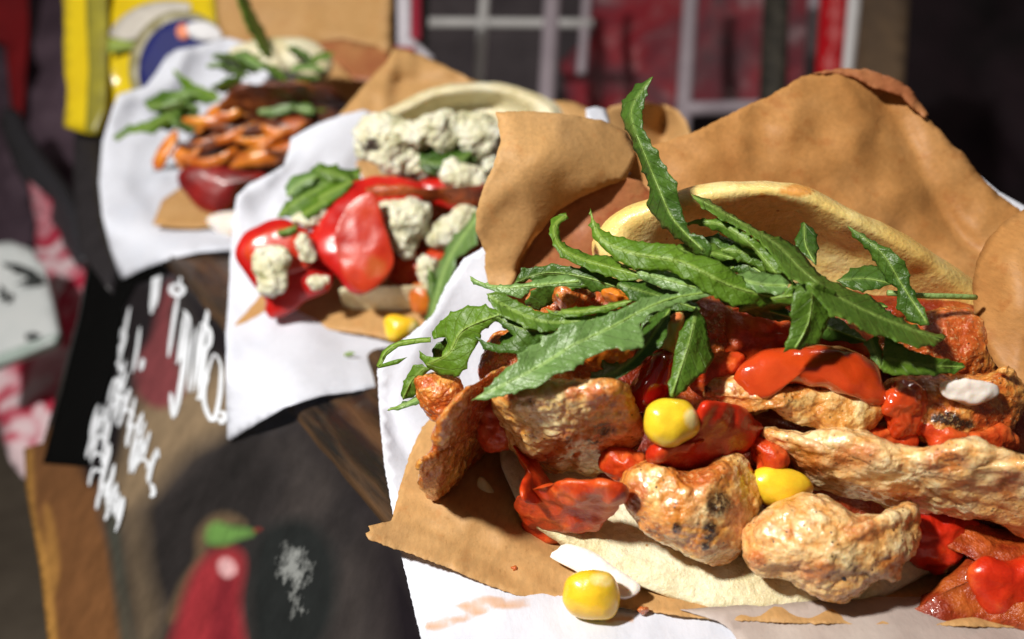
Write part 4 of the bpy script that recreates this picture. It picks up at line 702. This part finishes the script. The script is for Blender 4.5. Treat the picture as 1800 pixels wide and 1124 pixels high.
slc([(264, 290), (275, 262), (295, 235), (312, 226), (318, 245), (305, 270), (290, 296), (275, 302)], 36.0, 'bright orange roasted slice end sticking out at the left of the back sandwich')
slc([(345, 215), (370, 190), (410, 180), (445, 186), (452, 203), (410, 208), (375, 222), (340, 240)], 36.0, 'upper orange roasted slice below the leaves of the back sandwich')
slc([(318, 262), (345, 240), (380, 215), (470, 210), (500, 225), (440, 240), (380, 255), (330, 285)], 36.4, 'dark roasted slice in the middle of the orange stack', SOY)
slc([(385, 280), (430, 262), (480, 252), (530, 250), (500, 280), (450, 295), (400, 298)], 35.6, 'lower orange roasted slice beside the middle white paper')
slc([(430, 240), (460, 222), (520, 205), (560, 210), (530, 235), (480, 250)], 36.0, 'brown orange roasted slice at the right of the back stack', SOY, sauce=[(520, 215, 40, 10)])
slc([(305, 262), (330, 250), (345, 275), (370, 290), (400, 295), (380, 305), (330, 300), (308, 288)], 35.8, 'orange roasted slice low on the left of the back stack')
lump('tomato_slice', [(312, 318), (325, 296), (380, 292), (430, 300), (470, 310), (425, 330), (405, 365), (370, 378), (340, 360)], [(380, 330, 35.3)], TOMB, 'dark red tomato slice at the bottom of the back sandwich', 'tomato', .5, .4, PD)
BG = 'leaves on the back sandwich'
leaf([(413, -10), (432, -8), (448, 25), (462, 48), (478, 85), (480, 102), (465, 100), (450, 75), (430, 40)], [(420, -10, 36.8), (475, 95, 36.2), (440, 30, 36.5)], [(420, -8), (445, 40), (472, 98)], 2, 'bright rocket leaf standing straight up from the back sandwich', group=BG, cup=.6)
for (ol, ct, md, mi, lb) in [
    ([(305, 122), (322, 135), (345, 150), (375, 160), (390, 175), (360, 185), (335, 168), (318, 150)], [(305, 122, 37), (380, 170, 36), (340, 165, 36.3)], [(306, 124), (385, 175)], 2, 'small pointed green leaf at the upper left of the back sandwich'),
    ([(256, 178), (290, 160), (330, 162), (350, 180), (320, 190), (280, 200), (262, 195)], [(256, 178, 36.4), (350, 180, 36), (280, 200, 36.2)], [(258, 188), (345, 178)], 0, 'feathery green leaf over the left paper of the back sandwich'),
    ([(200, 240), (225, 222), (255, 215), (300, 195), (305, 215), (270, 235), (230, 232), (205, 250)], [(200, 245, 36.2), (300, 200, 35.8), (270, 235, 36)], [(203, 246), (300, 205)], 2, 'thin yellow green leaf tip furthest left on the back sandwich'),
    ([(300, 200), (330, 180), (350, 200), (335, 232), (310, 226)], [(300, 200, 35.8), (350, 200, 35.6), (320, 230, 35.7)], [(335, 185), (318, 228)], 0, 'round green leaf above the orange slice end'),
    ([(455, 200), (450, 180), (470, 165), (490, 150), (515, 165), (525, 185), (500, 200), (478, 205)], [(455, 200, 35.4), (500, 160, 35.6), (525, 185, 35.5)], [(458, 198), (515, 170)], 3, 'wet shiny leaf hanging in the middle of the back sandwich'),
    ([(515, 190), (530, 182), (550, 188), (553, 200), (535, 203)], [(515, 190, 35.2), (553, 200, 35.2), (535, 182, 35.2)], [(517, 192), (550, 195)], 3, 'tiny glossy leaf tip right of the wet shiny leaf')]:
    leaf(ol, ct, md, mi, lb, group=BG, cup=.8, wave=.15, step=8)
rb = random.Random(31)
for i in range(34):
    if i < 24: cx, cy, L = rb.uniform(395, 570), rb.uniform(98, 190), rb.uniform(40, 80)
    else: cx, cy, L = rb.uniform(250, 345), rb.uniform(165, 225), rb.uniform(35, 60)
    if cy > 165 and 380 < cx < 440: cy -= 40
    a_ = rb.uniform(-.6, .7)+(math.pi if rb.random() < .5 else 0); dx, dy = math.cos(a_)*L/2, math.sin(a_)*L/2; dd_ = rb.uniform(34.9, 36.6)
    auto_leaf(cx-dx, cy-dy, cx+dx, cy+dy, rb.uniform(14, 24), dd_, dd_+rb.uniform(-.4, .4), rb.choice([0, 0, 1, 2, 3, 3]), 'small wrinkled green leaf in the blurred heap on the back sandwich', 'heaped leaves on the back sandwich', 70+i, k=2.5, step=8, wave=.15)
for i, (x_, y_, w_, h_, d_, mt) in enumerate([(380, 205, 60, 9, 35.7, CAR), (430, 222, 66, 10, 35.6, SOY), (395, 238, 62, 8, 35.5, CAR), (465, 240, 55, 9, 35.4, CAR), (350, 252, 44, 8, 35.5, SOY), (440, 262, 60, 8, 35.3, CAR), (370, 280, 48, 9, 35.2, CAR), (500, 225, 44, 10, 35.5, CAR), (330, 270, 30, 10, 35.3, CAR), (505, 262, 40, 7, 35.1, SOY)]):
    an = -.22+.12*math.sin(i*2.1); ca, sa = math.cos(an), math.sin(an)
    ol = [(x_+ca*w_*math.cos(t)-sa*(h_*math.sin(t)-.25*h_*math.cos(2*t)), y_+sa*w_*math.cos(t)+ca*(h_*math.sin(t)-.9*h_*math.cos(2*t))) for t in np.linspace(0, 2*math.pi, 14, endpoint=False)]
    tag(blob('roasted_slice', ol, [(0, 0, d_)], mt, .25, .5, n=60, rings=12, disp=(('fbm', .8, .12),), seed=50+i), 'thin curled orange brown slice in the back sandwich stack', 'vegetable slice', 'thin slices stacked in the back sandwich')

# ---------------------------------------------------------------- counter board and sign board
WD = m_plain('charred wood', (.15, .075, .03), (.006, .005, .004), 130, .45, .003, stretch=((9, 1, 1), (0, 0, math.atan2(ed[1], ed[0]))), coat=.15, lo=.42, hi=.80)
co, f = [], []
ns, no = 90, 40
S = np.linspace(-30, 44, ns); O = np.concatenate([[0, -.08, -.2, -.4], np.linspace(-.8, -36, no-4)])
for s in S:
    for k, oo in enumerate(O):
        j = .06*noise.noise(Vector((s*.8, 0, 1))) if k < 2 else 0
        co.append(G(s, oo+j, (-.10 if k == 0 else -.02 if k == 1 else -.004) + (.02*noise.noise(Vector((s*1.5, oo*4, 5))) if k > 0 else 0) - .02))
co2 = [G(s, 0.06*noise.noise(Vector((s*.8, 0, 1))), -.55) for s in S]
for i in range(ns-1):
    for k in range(no-1):
        a = i*no+k; f.append((a, a+no, a+no+1, a+1))
b0 = len(co); co += co2
for i in range(ns-1): f.append((i*no, b0+i, b0+i+1, (i+1)*no))
tag(link('wooden_counter', co, f, WD), 'rough charred dark wood counter board the wrapped sandwiches stand on', 'counter')
# sloping sign board below the edge
def flat(name, outline, mat, parent, off, thick=.05, sn=0, step=14, plane=SB, **k):
    o = np.array(outline, float)
    if sn: o = catmull(o, sn)
    post = lambda x, y, d: np.array(plane(x, y, off))
    return sheet(name, o, [(0, 0, 10)], mat, parent, step=step, thick=thick, post=post, **k)
def m_board():
    m, nt, b, out, g = newmat('sign board with painted reflections')
    n1 = noi(nt, g, 16, 6, .6, dist=.6); n2 = noi(nt, g, 120, 5, .65); n3 = noi(nt, g, 260, 4, .6)
    c = ramp(nt, n1, [(.30, (.010, .009, .009)), (.46, (.022, .019, .019)), (.60, (.042, .035, .033)), (.76, (.075, .060, .052))])
    for a, col in (('tan', (.21, .15, .09)), ('beige', (.12, .08, .045)), ('wood', (.15, .065, .024)), ('pale', (.36, .18, .045)), ('red', (.17, .04, .045)), ('ink', (.008, .006, .008)), ('ball', (.012, .014, .014)), ('pep', (.24, .022, .028)), ('pepd', (.14, .012, .018)), ('hl', (.55, .32, .33)), ('cap', (.10, .21, .05)), ('tip', (.22, .03, .02)), ('moss', (.045, .05, .04))):  # tan, red, grey-green and dark blotches: street reflections painted into the board
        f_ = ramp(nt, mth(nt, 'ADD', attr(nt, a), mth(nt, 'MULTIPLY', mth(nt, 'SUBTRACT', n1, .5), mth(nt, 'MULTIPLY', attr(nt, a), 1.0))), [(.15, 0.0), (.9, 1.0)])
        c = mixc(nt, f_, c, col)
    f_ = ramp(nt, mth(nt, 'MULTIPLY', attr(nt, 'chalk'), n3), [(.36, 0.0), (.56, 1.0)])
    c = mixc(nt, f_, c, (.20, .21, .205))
    c = mixc(nt, .6, c, mixc(nt, 1.0, c, ramp(nt, n2, [(.3, .5), (.7, 1.15)]), 'MULTIPLY'))
    nt.links.new(c, b.inputs['Base Color']); b.inputs['Roughness'].default_value = .3; b.inputs['Specular IOR Level'].default_value = .3
    return m
def wet(name, c, r=.5): return m_plain(name, c, tuple(v*.7 for v in c), 40, r)
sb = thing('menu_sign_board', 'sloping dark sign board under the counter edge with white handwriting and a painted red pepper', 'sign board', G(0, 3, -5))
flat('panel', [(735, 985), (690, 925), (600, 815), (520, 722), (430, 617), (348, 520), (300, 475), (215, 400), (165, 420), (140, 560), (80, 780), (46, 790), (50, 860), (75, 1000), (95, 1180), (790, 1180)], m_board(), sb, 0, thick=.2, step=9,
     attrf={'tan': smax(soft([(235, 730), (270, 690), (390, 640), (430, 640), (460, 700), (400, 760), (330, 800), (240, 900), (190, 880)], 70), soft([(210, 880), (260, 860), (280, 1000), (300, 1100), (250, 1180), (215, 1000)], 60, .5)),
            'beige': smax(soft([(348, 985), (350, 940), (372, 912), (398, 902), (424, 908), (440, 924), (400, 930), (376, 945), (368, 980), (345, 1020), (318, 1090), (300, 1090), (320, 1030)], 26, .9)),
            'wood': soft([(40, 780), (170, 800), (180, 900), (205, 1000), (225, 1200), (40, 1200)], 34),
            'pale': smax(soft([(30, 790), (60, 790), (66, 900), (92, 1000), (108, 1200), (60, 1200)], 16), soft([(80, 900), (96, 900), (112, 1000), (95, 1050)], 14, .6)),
            'moss': soft([(186, 850), (205, 850), (225, 1000), (250, 1200), (225, 1200), (200, 1000)], 22, .8),  # grey-green street reflection painted into the board
            'red': soft([(300, 480), (314, 520), (304, 560), (318, 640), (330, 690), (290, 720), (250, 700), (244, 650), (266, 560), (285, 500)], 26),
            'ink': smax(soft([(340, 515), (430, 617), (440, 650), (395, 640), (345, 560)], 30), soft([(200, 400), (340, 510), (300, 500), (270, 600), (235, 640), (215, 800), (180, 850), (150, 830), (130, 600)], 30), soft([(540, 745), (735, 985), (790, 1180), (690, 1180), (640, 900)], 110, .9)),  # dark street reflections painted into the board
            'pep': soft([(300, 1190), (316, 1090), (338, 1020), (362, 985), (384, 968), (410, 964), (432, 972), (438, 1000), (430, 1060), (438, 1124), (446, 1190)], 34),
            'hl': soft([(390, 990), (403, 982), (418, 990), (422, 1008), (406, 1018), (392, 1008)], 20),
            'pepd': soft([(380, 1190), (376, 1080), (384, 1030), (402, 1004), (424, 1020), (422, 1070), (430, 1190)], 26, .8),
            'cap': soft([(366, 950), (370, 928), (388, 918), (408, 925), (430, 928), (452, 934), (450, 944), (425, 952), (400, 962), (375, 960)], 22),
            'tip': soft([(450, 930), (466, 928), (468, 936), (452, 940)], 14, .6),
            'ball': soft([(470, 930), (540, 915), (590, 960), (600, 1040), (580, 1120), (520, 1180), (460, 1150), (445, 1060), (450, 980)], 44),
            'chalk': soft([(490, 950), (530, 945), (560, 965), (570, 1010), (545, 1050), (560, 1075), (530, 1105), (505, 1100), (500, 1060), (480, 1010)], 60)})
flat('black_border', [(300, 478), (215, 402), (165, 422), (140, 560), (108, 690), (76, 815), (155, 821), (172, 740), (205, 640), (218, 540), (240, 500)], wet('black paint', (.002, .002, .002), .95), sb, .12, step=20).data.materials[0].node_tree.nodes['Principled BSDF'].inputs['Specular IOR Level'].default_value = .05
# handwriting strokes, traced on the board
HW = wet('white marker', (.80, .84, .90), .4)
def stroke(pts, w, n=24):
    p = catmull(pts, n, closed=False) if len(pts) > 2 else np.array([np.array(pts[0])+(np.array(pts[1])-np.array(pts[0]))*t for t in np.linspace(0, 1, n)])
    T = np.gradient(p, axis=0); T /= np.linalg.norm(T, axis=1)[:, None]+1e-9; q = np.stack([-T[:, 1], T[:, 0]], -1)
    ww = (w*.46)*np.minimum(1, .35+3*np.minimum(np.linspace(0, 1, n), np.linspace(1, 0, n)))
    return p+q*ww[:, None], p-q*ww[:, None]
def word(strokes, name, off):
    co, f = [], []
    for si, (pts, w) in enumerate(strokes):
        a, b = stroke(pts, w); k0 = len(co)
        for u, v in zip(a, b):
            o_ = off+.0007*si
            co.append(P(u[0], u[1], SB(u[0], u[1], o_)[0])); co.append(P(v[0], v[1], SB(v[0], v[1], o_)[0]))
        for i in range(len(a)-1): f.append((k0+2*i, k0+2*i+1, k0+2*i+3, k0+2*i+2))
    return link(name, co, f, HW, sb)
# right word: i p i n o .
word([([(308, 498), (322, 508), (316, 518), (302, 514), (302, 504), (314, 500)], 10), ([(318, 484), (316, 500)], 5),
      ([(313, 520), (306, 560), (300, 600), (296, 628)], 8),
      ([(326, 548), (318, 600), (312, 640)], 7), ([(322, 545), (332, 560), (328, 590), (318, 625), (310, 640)], 8), ([(330, 580), (322, 650), (308, 732)], 11), ([(300, 690), (304, 736)], 9),
      ([(342, 575), (336, 620), (330, 690)], 5), ([(351, 572), (344, 640), (336, 690)], 6), ([(357, 570), (352, 620), (345, 690)], 5),
      ([(366, 540), (362, 566), (356, 600), (348, 640)], 9), ([(352, 568), (368, 580), (368, 605), (360, 620), (352, 690), (346, 700)], 10), ([(345, 700), (352, 698), (366, 660)], 8),
      ([(376, 622), (366, 650), (358, 690), (362, 720), (374, 740), (382, 720), (388, 680), (388, 640), (378, 622)], 9),
      ([(386, 724), (396, 730), (390, 742), (384, 734)], 10), ([(274, 468), (270, 510), (266, 552)], 10), ([(283, 466), (274, 540)], 6)], 'handwriting', .125)
st = [([(218, 520), (206, 580), (197, 640)], 9), ([(228, 540), (216, 600), (208, 650)], 6), ([(246, 575), (240, 620), (233, 655)], 6), ([(252, 630), (247, 652)], 9), ([(266, 850), (270, 866), (264, 874)], 9), ([(276, 788), (278, 806)], 7)]
rh = random.Random(12)
for (pa, na) in (([(204, 600), (206, 660), (212, 700), (232, 740), (246, 790), (258, 830)], 34), ([(184, 730), (174, 790), (176, 840), (190, 880), (200, 905)], 26)):
    pp = catmull(pa, na, closed=False)
    for i, (a, b) in enumerate(pp):
        L = rh.uniform(28, 62); k_ = rh.choice([-1, 1])*rh.uniform(3, 17)
        st.append(([(a+L*.13+k_, b-L*.5), (a+k_+rh.uniform(-2, 2), b), (a-L*.13+k_, b+L*.5)], rh.uniform(4, 8)))
        if i % 4 == 2: st.append(([(a-8, b), (a-1, b-5), (a+8, b+3), (a+4, b+12)], 6))
word(st, 'handwriting', .125)

# ---------------------------------------------------------------- things to the left
tb = thing('yellow_packet', 'glossy yellow packet with a round blue badge behind the back sandwich', 'packet', P(250, 235, 46))
YL = m_plain('yellow packet foil', (.80, .62, .015), (.66, .46, .01), 12, .22, coat=.5); OLV = m_plain('olive print', (.34, .30, .03), (.20, .18, .03), 60, .35)
sheet('front_face', [(122, -60), (375, -60), (385, 60), (380, 240), (240, 236), (165, 238), (130, 230), (126, 120)], [(122, -60, 49), (380, -60, 48), (130, 230, 46.5), (380, 240, 46), (250, 80, 46.2)], YL, tb, step=16, thick=1.2, wrinkle=.25, wscale=.02)
sheet('olive_band', [(150, -50), (186, -50), (190, 60), (188, 120), (186, 190), (170, 236), (150, 232), (156, 120), (152, 40)], [(150, -50, 46.6), (190, -50, 46.4), (150, 230, 44.6), (188, 200, 44.6)], OLV, tb, step=12, thick=.05, wrinkle=.1)
sheet('white_print', [(192, 60), (210, 35), (245, 12), (290, 2), (335, 8), (320, 30), (260, 50), (235, 70), (205, 68)], [(192, 60, 45.3), (290, 2, 45.4), (260, 50, 45.0)], m_plain('white print', (.62, .58, .52)), tb, step=12, thick=.05, smooth_n=50)
sheet('green_print', [(190, 68), (240, 72), (262, 80), (225, 88), (190, 95)], [(0, 0, 45.1)], m_plain('green print', (.30, .40, .06)), tb, step=12, thick=.05)
def disc(cx, cy, rx, ry, n=48): return [(cx+rx*math.cos(2*math.pi*i/n), cy+ry*math.sin(2*math.pi*i/n)) for i in range(n)]
sheet('badge_rim', disc(322, 124, 92, 102), [(0, 0, 44.2)], m_plain('dull gold rim', (.30, .27, .14), rough=.35), tb, step=14, thick=.5)
sheet('blue_badge', disc(327, 126, 83, 93), [(0, 0, 43.85)], m_plain('blue print', (.001, .006, .13), rough=.7), tb, step=14, thick=.1)
sheet('orange_mark', disc(322, 56, 12, 14, 20), [(0, 0, 43.7)], m_plain('orange mark', (.8, .25, .12)), tb, step=6, thick=.05)
sheet('white_mark', [(328, 45), (360, 38), (390, 55), (385, 72), (340, 68)], [(0, 0, 43.65)], m_plain('white mark', (.75, .75, .78)), tb, step=8, thick=.05, smooth_n=30)
#sheet('gloss_print', disc(207, 6, 7, 9, 16), [(0, 0, 45.0)], m_plain('white gloss', (.9, .9, .9)), tb, step=5, thick=.05)

RW, nt, b, out, g = newmat('red and white cloth')
n1 = noi(nt, g, 26, 3, .5, dist=1.2)
nt.links.new(ramp(nt, n1, [(.44, (.50, .02, .06)), (.52, (.70, .32, .38)), (.58, (.78, .60, .64))]), b.inputs['Base Color']); b.inputs['Roughness'].default_value = .8
o = sheet('patterned_tablecloth', [(52, 318), (90, 352), (150, 438), (170, 470), (160, 540), (130, 660), (92, 770), (44, 842), (20, 812), (0, 740), (-60, 700), (-60, 560), (60, 500), (66, 400)], [(52, 318, 70), (160, 470, 62), (44, 842, 52), (-60, 650, 60)], RW, step=20, thick=.3, wrinkle=1.2, wscale=.02)
tag(o, 'red and white patterned cloth hanging at the left behind the sign board', 'tablecloth')
t = thing('white_card_tray', 'white card with black marks at the left edge on the patterned cloth', 'card', P(20, 600, 52))
sheet('card', [(-60, 440), (20, 430), (55, 442), (80, 475), (96, 540), (106, 590), (96, 606), (40, 628), (-20, 652), (-60, 660)], [(-60, 440, 56), (80, 475, 55), (100, 600, 50), (-40, 655, 50)], m_plain('white card', (.72, .75, .76), (.6, .65, .66), 30, .4), t, step=16, thick=.6)
BKM = m_plain('black marks', (.02, .025, .025))
sheet('printed_mark', [(5, 462), (30, 464), (62, 476), (76, 496), (60, 500), (26, 500), (50, 490), (30, 476), (8, 470)], [(5, 462, 53.6), (76, 496, 53.2), (26, 500, 53.0)], BKM, t, step=8, thick=.05)
sheet('printed_mark', [(0, 500), (12, 512), (14, 526), (0, 530)], [(0, 0, 52.2)], BKM, t, step=6, thick=.05)
sheet('printed_mark', [(44, 588), (60, 584), (72, 590), (62, 598), (46, 598)], [(0, 0, 50.0)], BKM, t, step=6, thick=.05)
sheet('rim', [(104, 588), (98, 604), (40, 628), (-20, 650), (-60, 660), (-60, 640), (-10, 628), (50, 606)], [(104, 588, 50.0), (40, 628, 49.6), (-60, 650, 49.5)], m_plain('pale green rim', (.42, .52, .48)), t, step=10, thick=.3)
def cloth(name, outline, ctrl, c1, c2, label, cat, wr=2.5, sc_=.012, step=26, rough=.85, scale=9, **k):
    o = sheet(name, outline, ctrl, m_plain(name+' fabric', c1, c2, scale, rough), step=step, thick=.3, wrinkle=wr, wscale=sc_, **k); return tag(o, label, cat)
cloth('mauve_curtain', [(-80, -80), (140, -80), (150, 100), (150, 300), (150, 420), (60, 330), (60, 480), (-80, 480)], [(-80, -80, 100), (150, -80, 96), (150, 400, 84), (-80, 480, 84)], (.17, .11, .15), (.045, .025, .04), 'dark mauve curtain hanging at the far left', 'curtain', wr=5, sc_=.02)
cloth('red_banner', [(-30, -80), (48, -80), (50, 60), (44, 160), (36, 220), (22, 200), (10, 80), (-30, 60)], [(-30, -80, 92), (48, -80, 92), (36, 220, 88)], (.34, .004, .008), (.16, .002, .006), 'narrow deep red banner hanging in front of the mauve curtain', 'banner', wr=1.5)
o = sheet('dark_table_edge', [(20, 190), (60, 262), (110, 330), (150, 400), (160, 460), (150, 470), (95, 385), (40, 300), (10, 220)], [(20, 190, 80), (160, 460, 60), (40, 300, 76)], m_plain('dark rail paint', (.045, .045, .055), rough=.5), step=12, thick=1.2)
tag(o, 'dark diagonal table edge between the curtain and the patterned cloth', 'table edge')
o = sheet('dark_support', [(140, 236), (185, 236), (182, 330), (190, 400), (215, 480), (200, 520), (150, 450), (138, 330)], [(140, 236, 48), (185, 236, 47), (200, 520, 36)], m_plain('dark support paint', (.022, .019, .022), (.012, .01, .012), rough=.5), step=14, thick=.8)
tag(o, 'dark upright support below the yellow packet', 'support')

# ---------------------------------------------------------------- behind the counter
DK = cloth('dark_backdrop', [(600, -120), (1950, -120), (1950, 560), (600, 560)], [(600, -120, 135), (1950, -120, 130), (1950, 560, 112), (600, 560, 118)], (.040, .018, .028), (.006, .003, .005), 'very dark purple draped backdrop behind the stall', 'backdrop', wr=9, sc_=.006, step=34, scale=7)
cloth('grey_cloth', [(735, -80), (1060, -80), (1060, 280), (735, 280)], [(735, -80, 108), (1060, -80, 106), (1060, 280, 98), (735, 280, 98)], (.12, .10, .11), (.06, .05, .058), 'dark grey cloth behind the left half of the white grid', 'cloth', wr=1.5, scale=14)
RDM, nt, b, out, g = newmat('mottled red plastic')
n1 = noi(nt, g, 11, 4, .6, dist=1.0)
nt.links.new(ramp(nt, n1, [(.34, (.14, .06, .075)), (.48, (.27, .05, .07)), (.60, (.40, .025, .04)), (.72, (.42, .24, .26))]), b.inputs['Base Color']); b.inputs['Roughness'].default_value = .45
o = sheet('red_plastic_sheet', [(1030, -80), (1450, -80), (1450, 210), (1370, 215), (1250, 200), (1100, 215), (1000, 200), (985, 110), (1040, 60)], [(1030, -80, 98), (1450, -80, 96), (1450, 210, 90), (1000, 200, 91)], RDM, step=22, thick=.2, wrinkle=2.5, wscale=.012)
tag(o, 'creased dull red plastic sheet behind the right half of the white grid', 'plastic sheet')
gr = thing('white_grid', 'white wire grid of thin bars in front of the dark cloth and red sheet', 'grid', P(1000, 230, 72))
GM = m_plain('mauve white paint', (.52, .45, .50), (.38, .32, .37), 20, .5); GW = m_plain('white paint', (.75, .74, .74), (.6, .6, .6), 20, .5)
def bar(x1, y1, x2, y2, w, d1, d2, mat, name='bar', parent=gr):
    a, b_ = P(x1, y1, d1), P(x2, y2, d2)
    return tube(name, [a+(b_-a)*t for t in np.linspace(0, 1, 6)], w*.62*(d1+d2)/2/F, mat, parent, ns=12)
bar(856, -60, 838, 190, 15, 79, 72, GW); bar(974, -60, 958, 230, 24, 79, 71, GM); bar(1218, -60, 1198, 260, 22, 79, 70, GM)
bar(1036, -60, 1022, 130, 14, 80, 74, GM); bar(1436, -60, 1418, 200, 18, 79, 71, GM)
bar(752, 40, 1042, 42, 14, 76.2, 76.2, GW); bar(1196, 192, 1440, 186, 20, 71, 71, GM)
t = tube('metal_pole', [P(1366, -60, 66), P(1362, 60, 63), P(1356, 250, 60)], 23*62/F, m_plain('weathered metal', (.07, .06, .045), (.004, .004, .004), 60, .6, .002), ns=18, smooth_n=14)
tag(t, 'weathered grey pole standing in front of the white grid', 'pole')
def plank(name, pts, d1, d2, mat, label, cat, thick=1.5):
    o = sheet(name, pts, [(pts[0][0], pts[0][1], d1), (pts[1][0], pts[1][1], d1), (pts[2][0], pts[2][1], d2)], mat, step=20, thick=thick); return tag(o, label, cat)
t = thing('striped_strip', 'bright red strip with a white edge left of the wooden post', 'strip', P(1465, 200, 66))
sheet('red_band', [(1446, -60), (1498, -60), (1480, 130), (1470, 260), (1426, 260), (1434, 130)], [(1446, -60, 70), (1498, -60, 70), (1470, 260, 62)], m_plain('red vinyl', (.56, .004, .012), (.48, .003, .01), 20, .35), t, step=20, thick=.4)
sheet('white_edge', [(1496, -60), (1517, -60), (1500, 130), (1490, 260), (1470, 260), (1480, 130)], [(1496, -60, 69.5), (1517, -60, 69.5), (1490, 260, 61.5)], m_plain('white vinyl', (.85, .85, .87), (.8, .8, .82), 20, .35), t, step=20, thick=.4)
plank('wooden_post', [(1514, -60), (1592, -60), (1580, 130), (1570, 260), (1488, 260), (1500, 130)], 72, 64, m_plain('old wood', (.17, .105, .055), (.08, .052, .034), 26, .65, .001, stretch=((1, 1, 7), (0, 0, 0))), 'old brown wooden post right of the red and white strip', 'post', 3)
t = thing('red_white_sign', 'small white and red framed sign behind the tall kraft paper', 'sign', P(720, 100, 58))
sheet('white_frame', [(698, -60), (722, -60), (722, 70), (740, 85), (762, 106), (735, 112), (700, 100)], [(698, -60, 60), (722, -60, 60), (735, 110, 56)], m_plain('white frame paint', (.80, .76, .84)), t, step=12, thick=.5)
sheet('red_face', [(722, -60), (740, -60), (740, 70), (722, 74)], [(722, -60, 60.5), (740, -60, 60.5), (722, 74, 57)], m_plain('sign red', (.42, .02, .05)), t, step=10, thick=.5)
sheet('red_face', [(690, 82), (730, 84), (730, 96), (690, 98)], [(0, 0, 55.5)], m_plain('sign red low', (.42, .04, .05)), t, step=8, thick=.3)
plank('black_post', [(738, -60), (756, -60), (750, 92), (760, 115), (742, 100)], 62, 57, m_plain('black post paint', (.006, .005, .006)), 'narrow black post beside the small red and white sign', 'post', 1)

# ground far below
gm = m_plain('street paving', (.30, .25, .19), (.15, .12, .09), 9, .8)
co = [(-6, -2, -.62), (6, -2, -.62), (6, 9, -.62), (-6, 9, -.62)]
o = link('ground', co, [(0, 1, 2, 3)], gm, smooth=False); o['kind'] = 'structure'
# ---------------------------------------------------------------- camera, light
cam = bpy.data.cameras.new('camera'); co_ = bpy.data.objects.new('camera', cam); COL.objects.link(co_)
co_.location = (0, 0, CH*.01); co_.rotation_euler = (math.radians(90)-PITCH, 0, 0)
cam.sensor_width = 36; cam.lens = 36*F/W; cam.clip_start = .005; cam.clip_end = 50
cam.dof.use_dof = True; cam.dof.focus_distance = .147; cam.dof.aperture_fstop = 12
sc.camera = co_
def area(name, loc_cm, target_cm, size, power, col):
    l = bpy.data.lights.new(name, 'AREA'); l.shape = 'DISK'; l.size = size; l.energy = power; l.color = col
    o = bpy.data.objects.new(name, l); COL.objects.link(o); o.location = Vector(loc_cm)*.01
    dv = (Vector(target_cm)-Vector(loc_cm)); o.rotation_euler = dv.to_track_quat('-Z', 'Y').to_euler(); return o
area('stall_lamp', (-30, -9, 43), (0, 18, 2), .045, 6.1, (1.0, .955, .89))
area('fill_light', (60, 60, 110), (0, 25, 0), .07, 1.0, (1.0, .90, .80))  # unseen warm fill light, added to the stall lamp
wd = bpy.data.worlds.new('World'); sc.world = wd; wd.use_nodes = True
bg = wd.node_tree.nodes['Background']; bg.inputs[0].default_value = (.72, .63, .57, 1); bg.inputs[1].default_value = .10
sc.view_settings.view_transform = 'Standard'; sc.view_settings.look = 'None'; sc.view_settings.gamma = 1; sc.view_settings.exposure = 0
sc.view_settings.use_curve_mapping = False
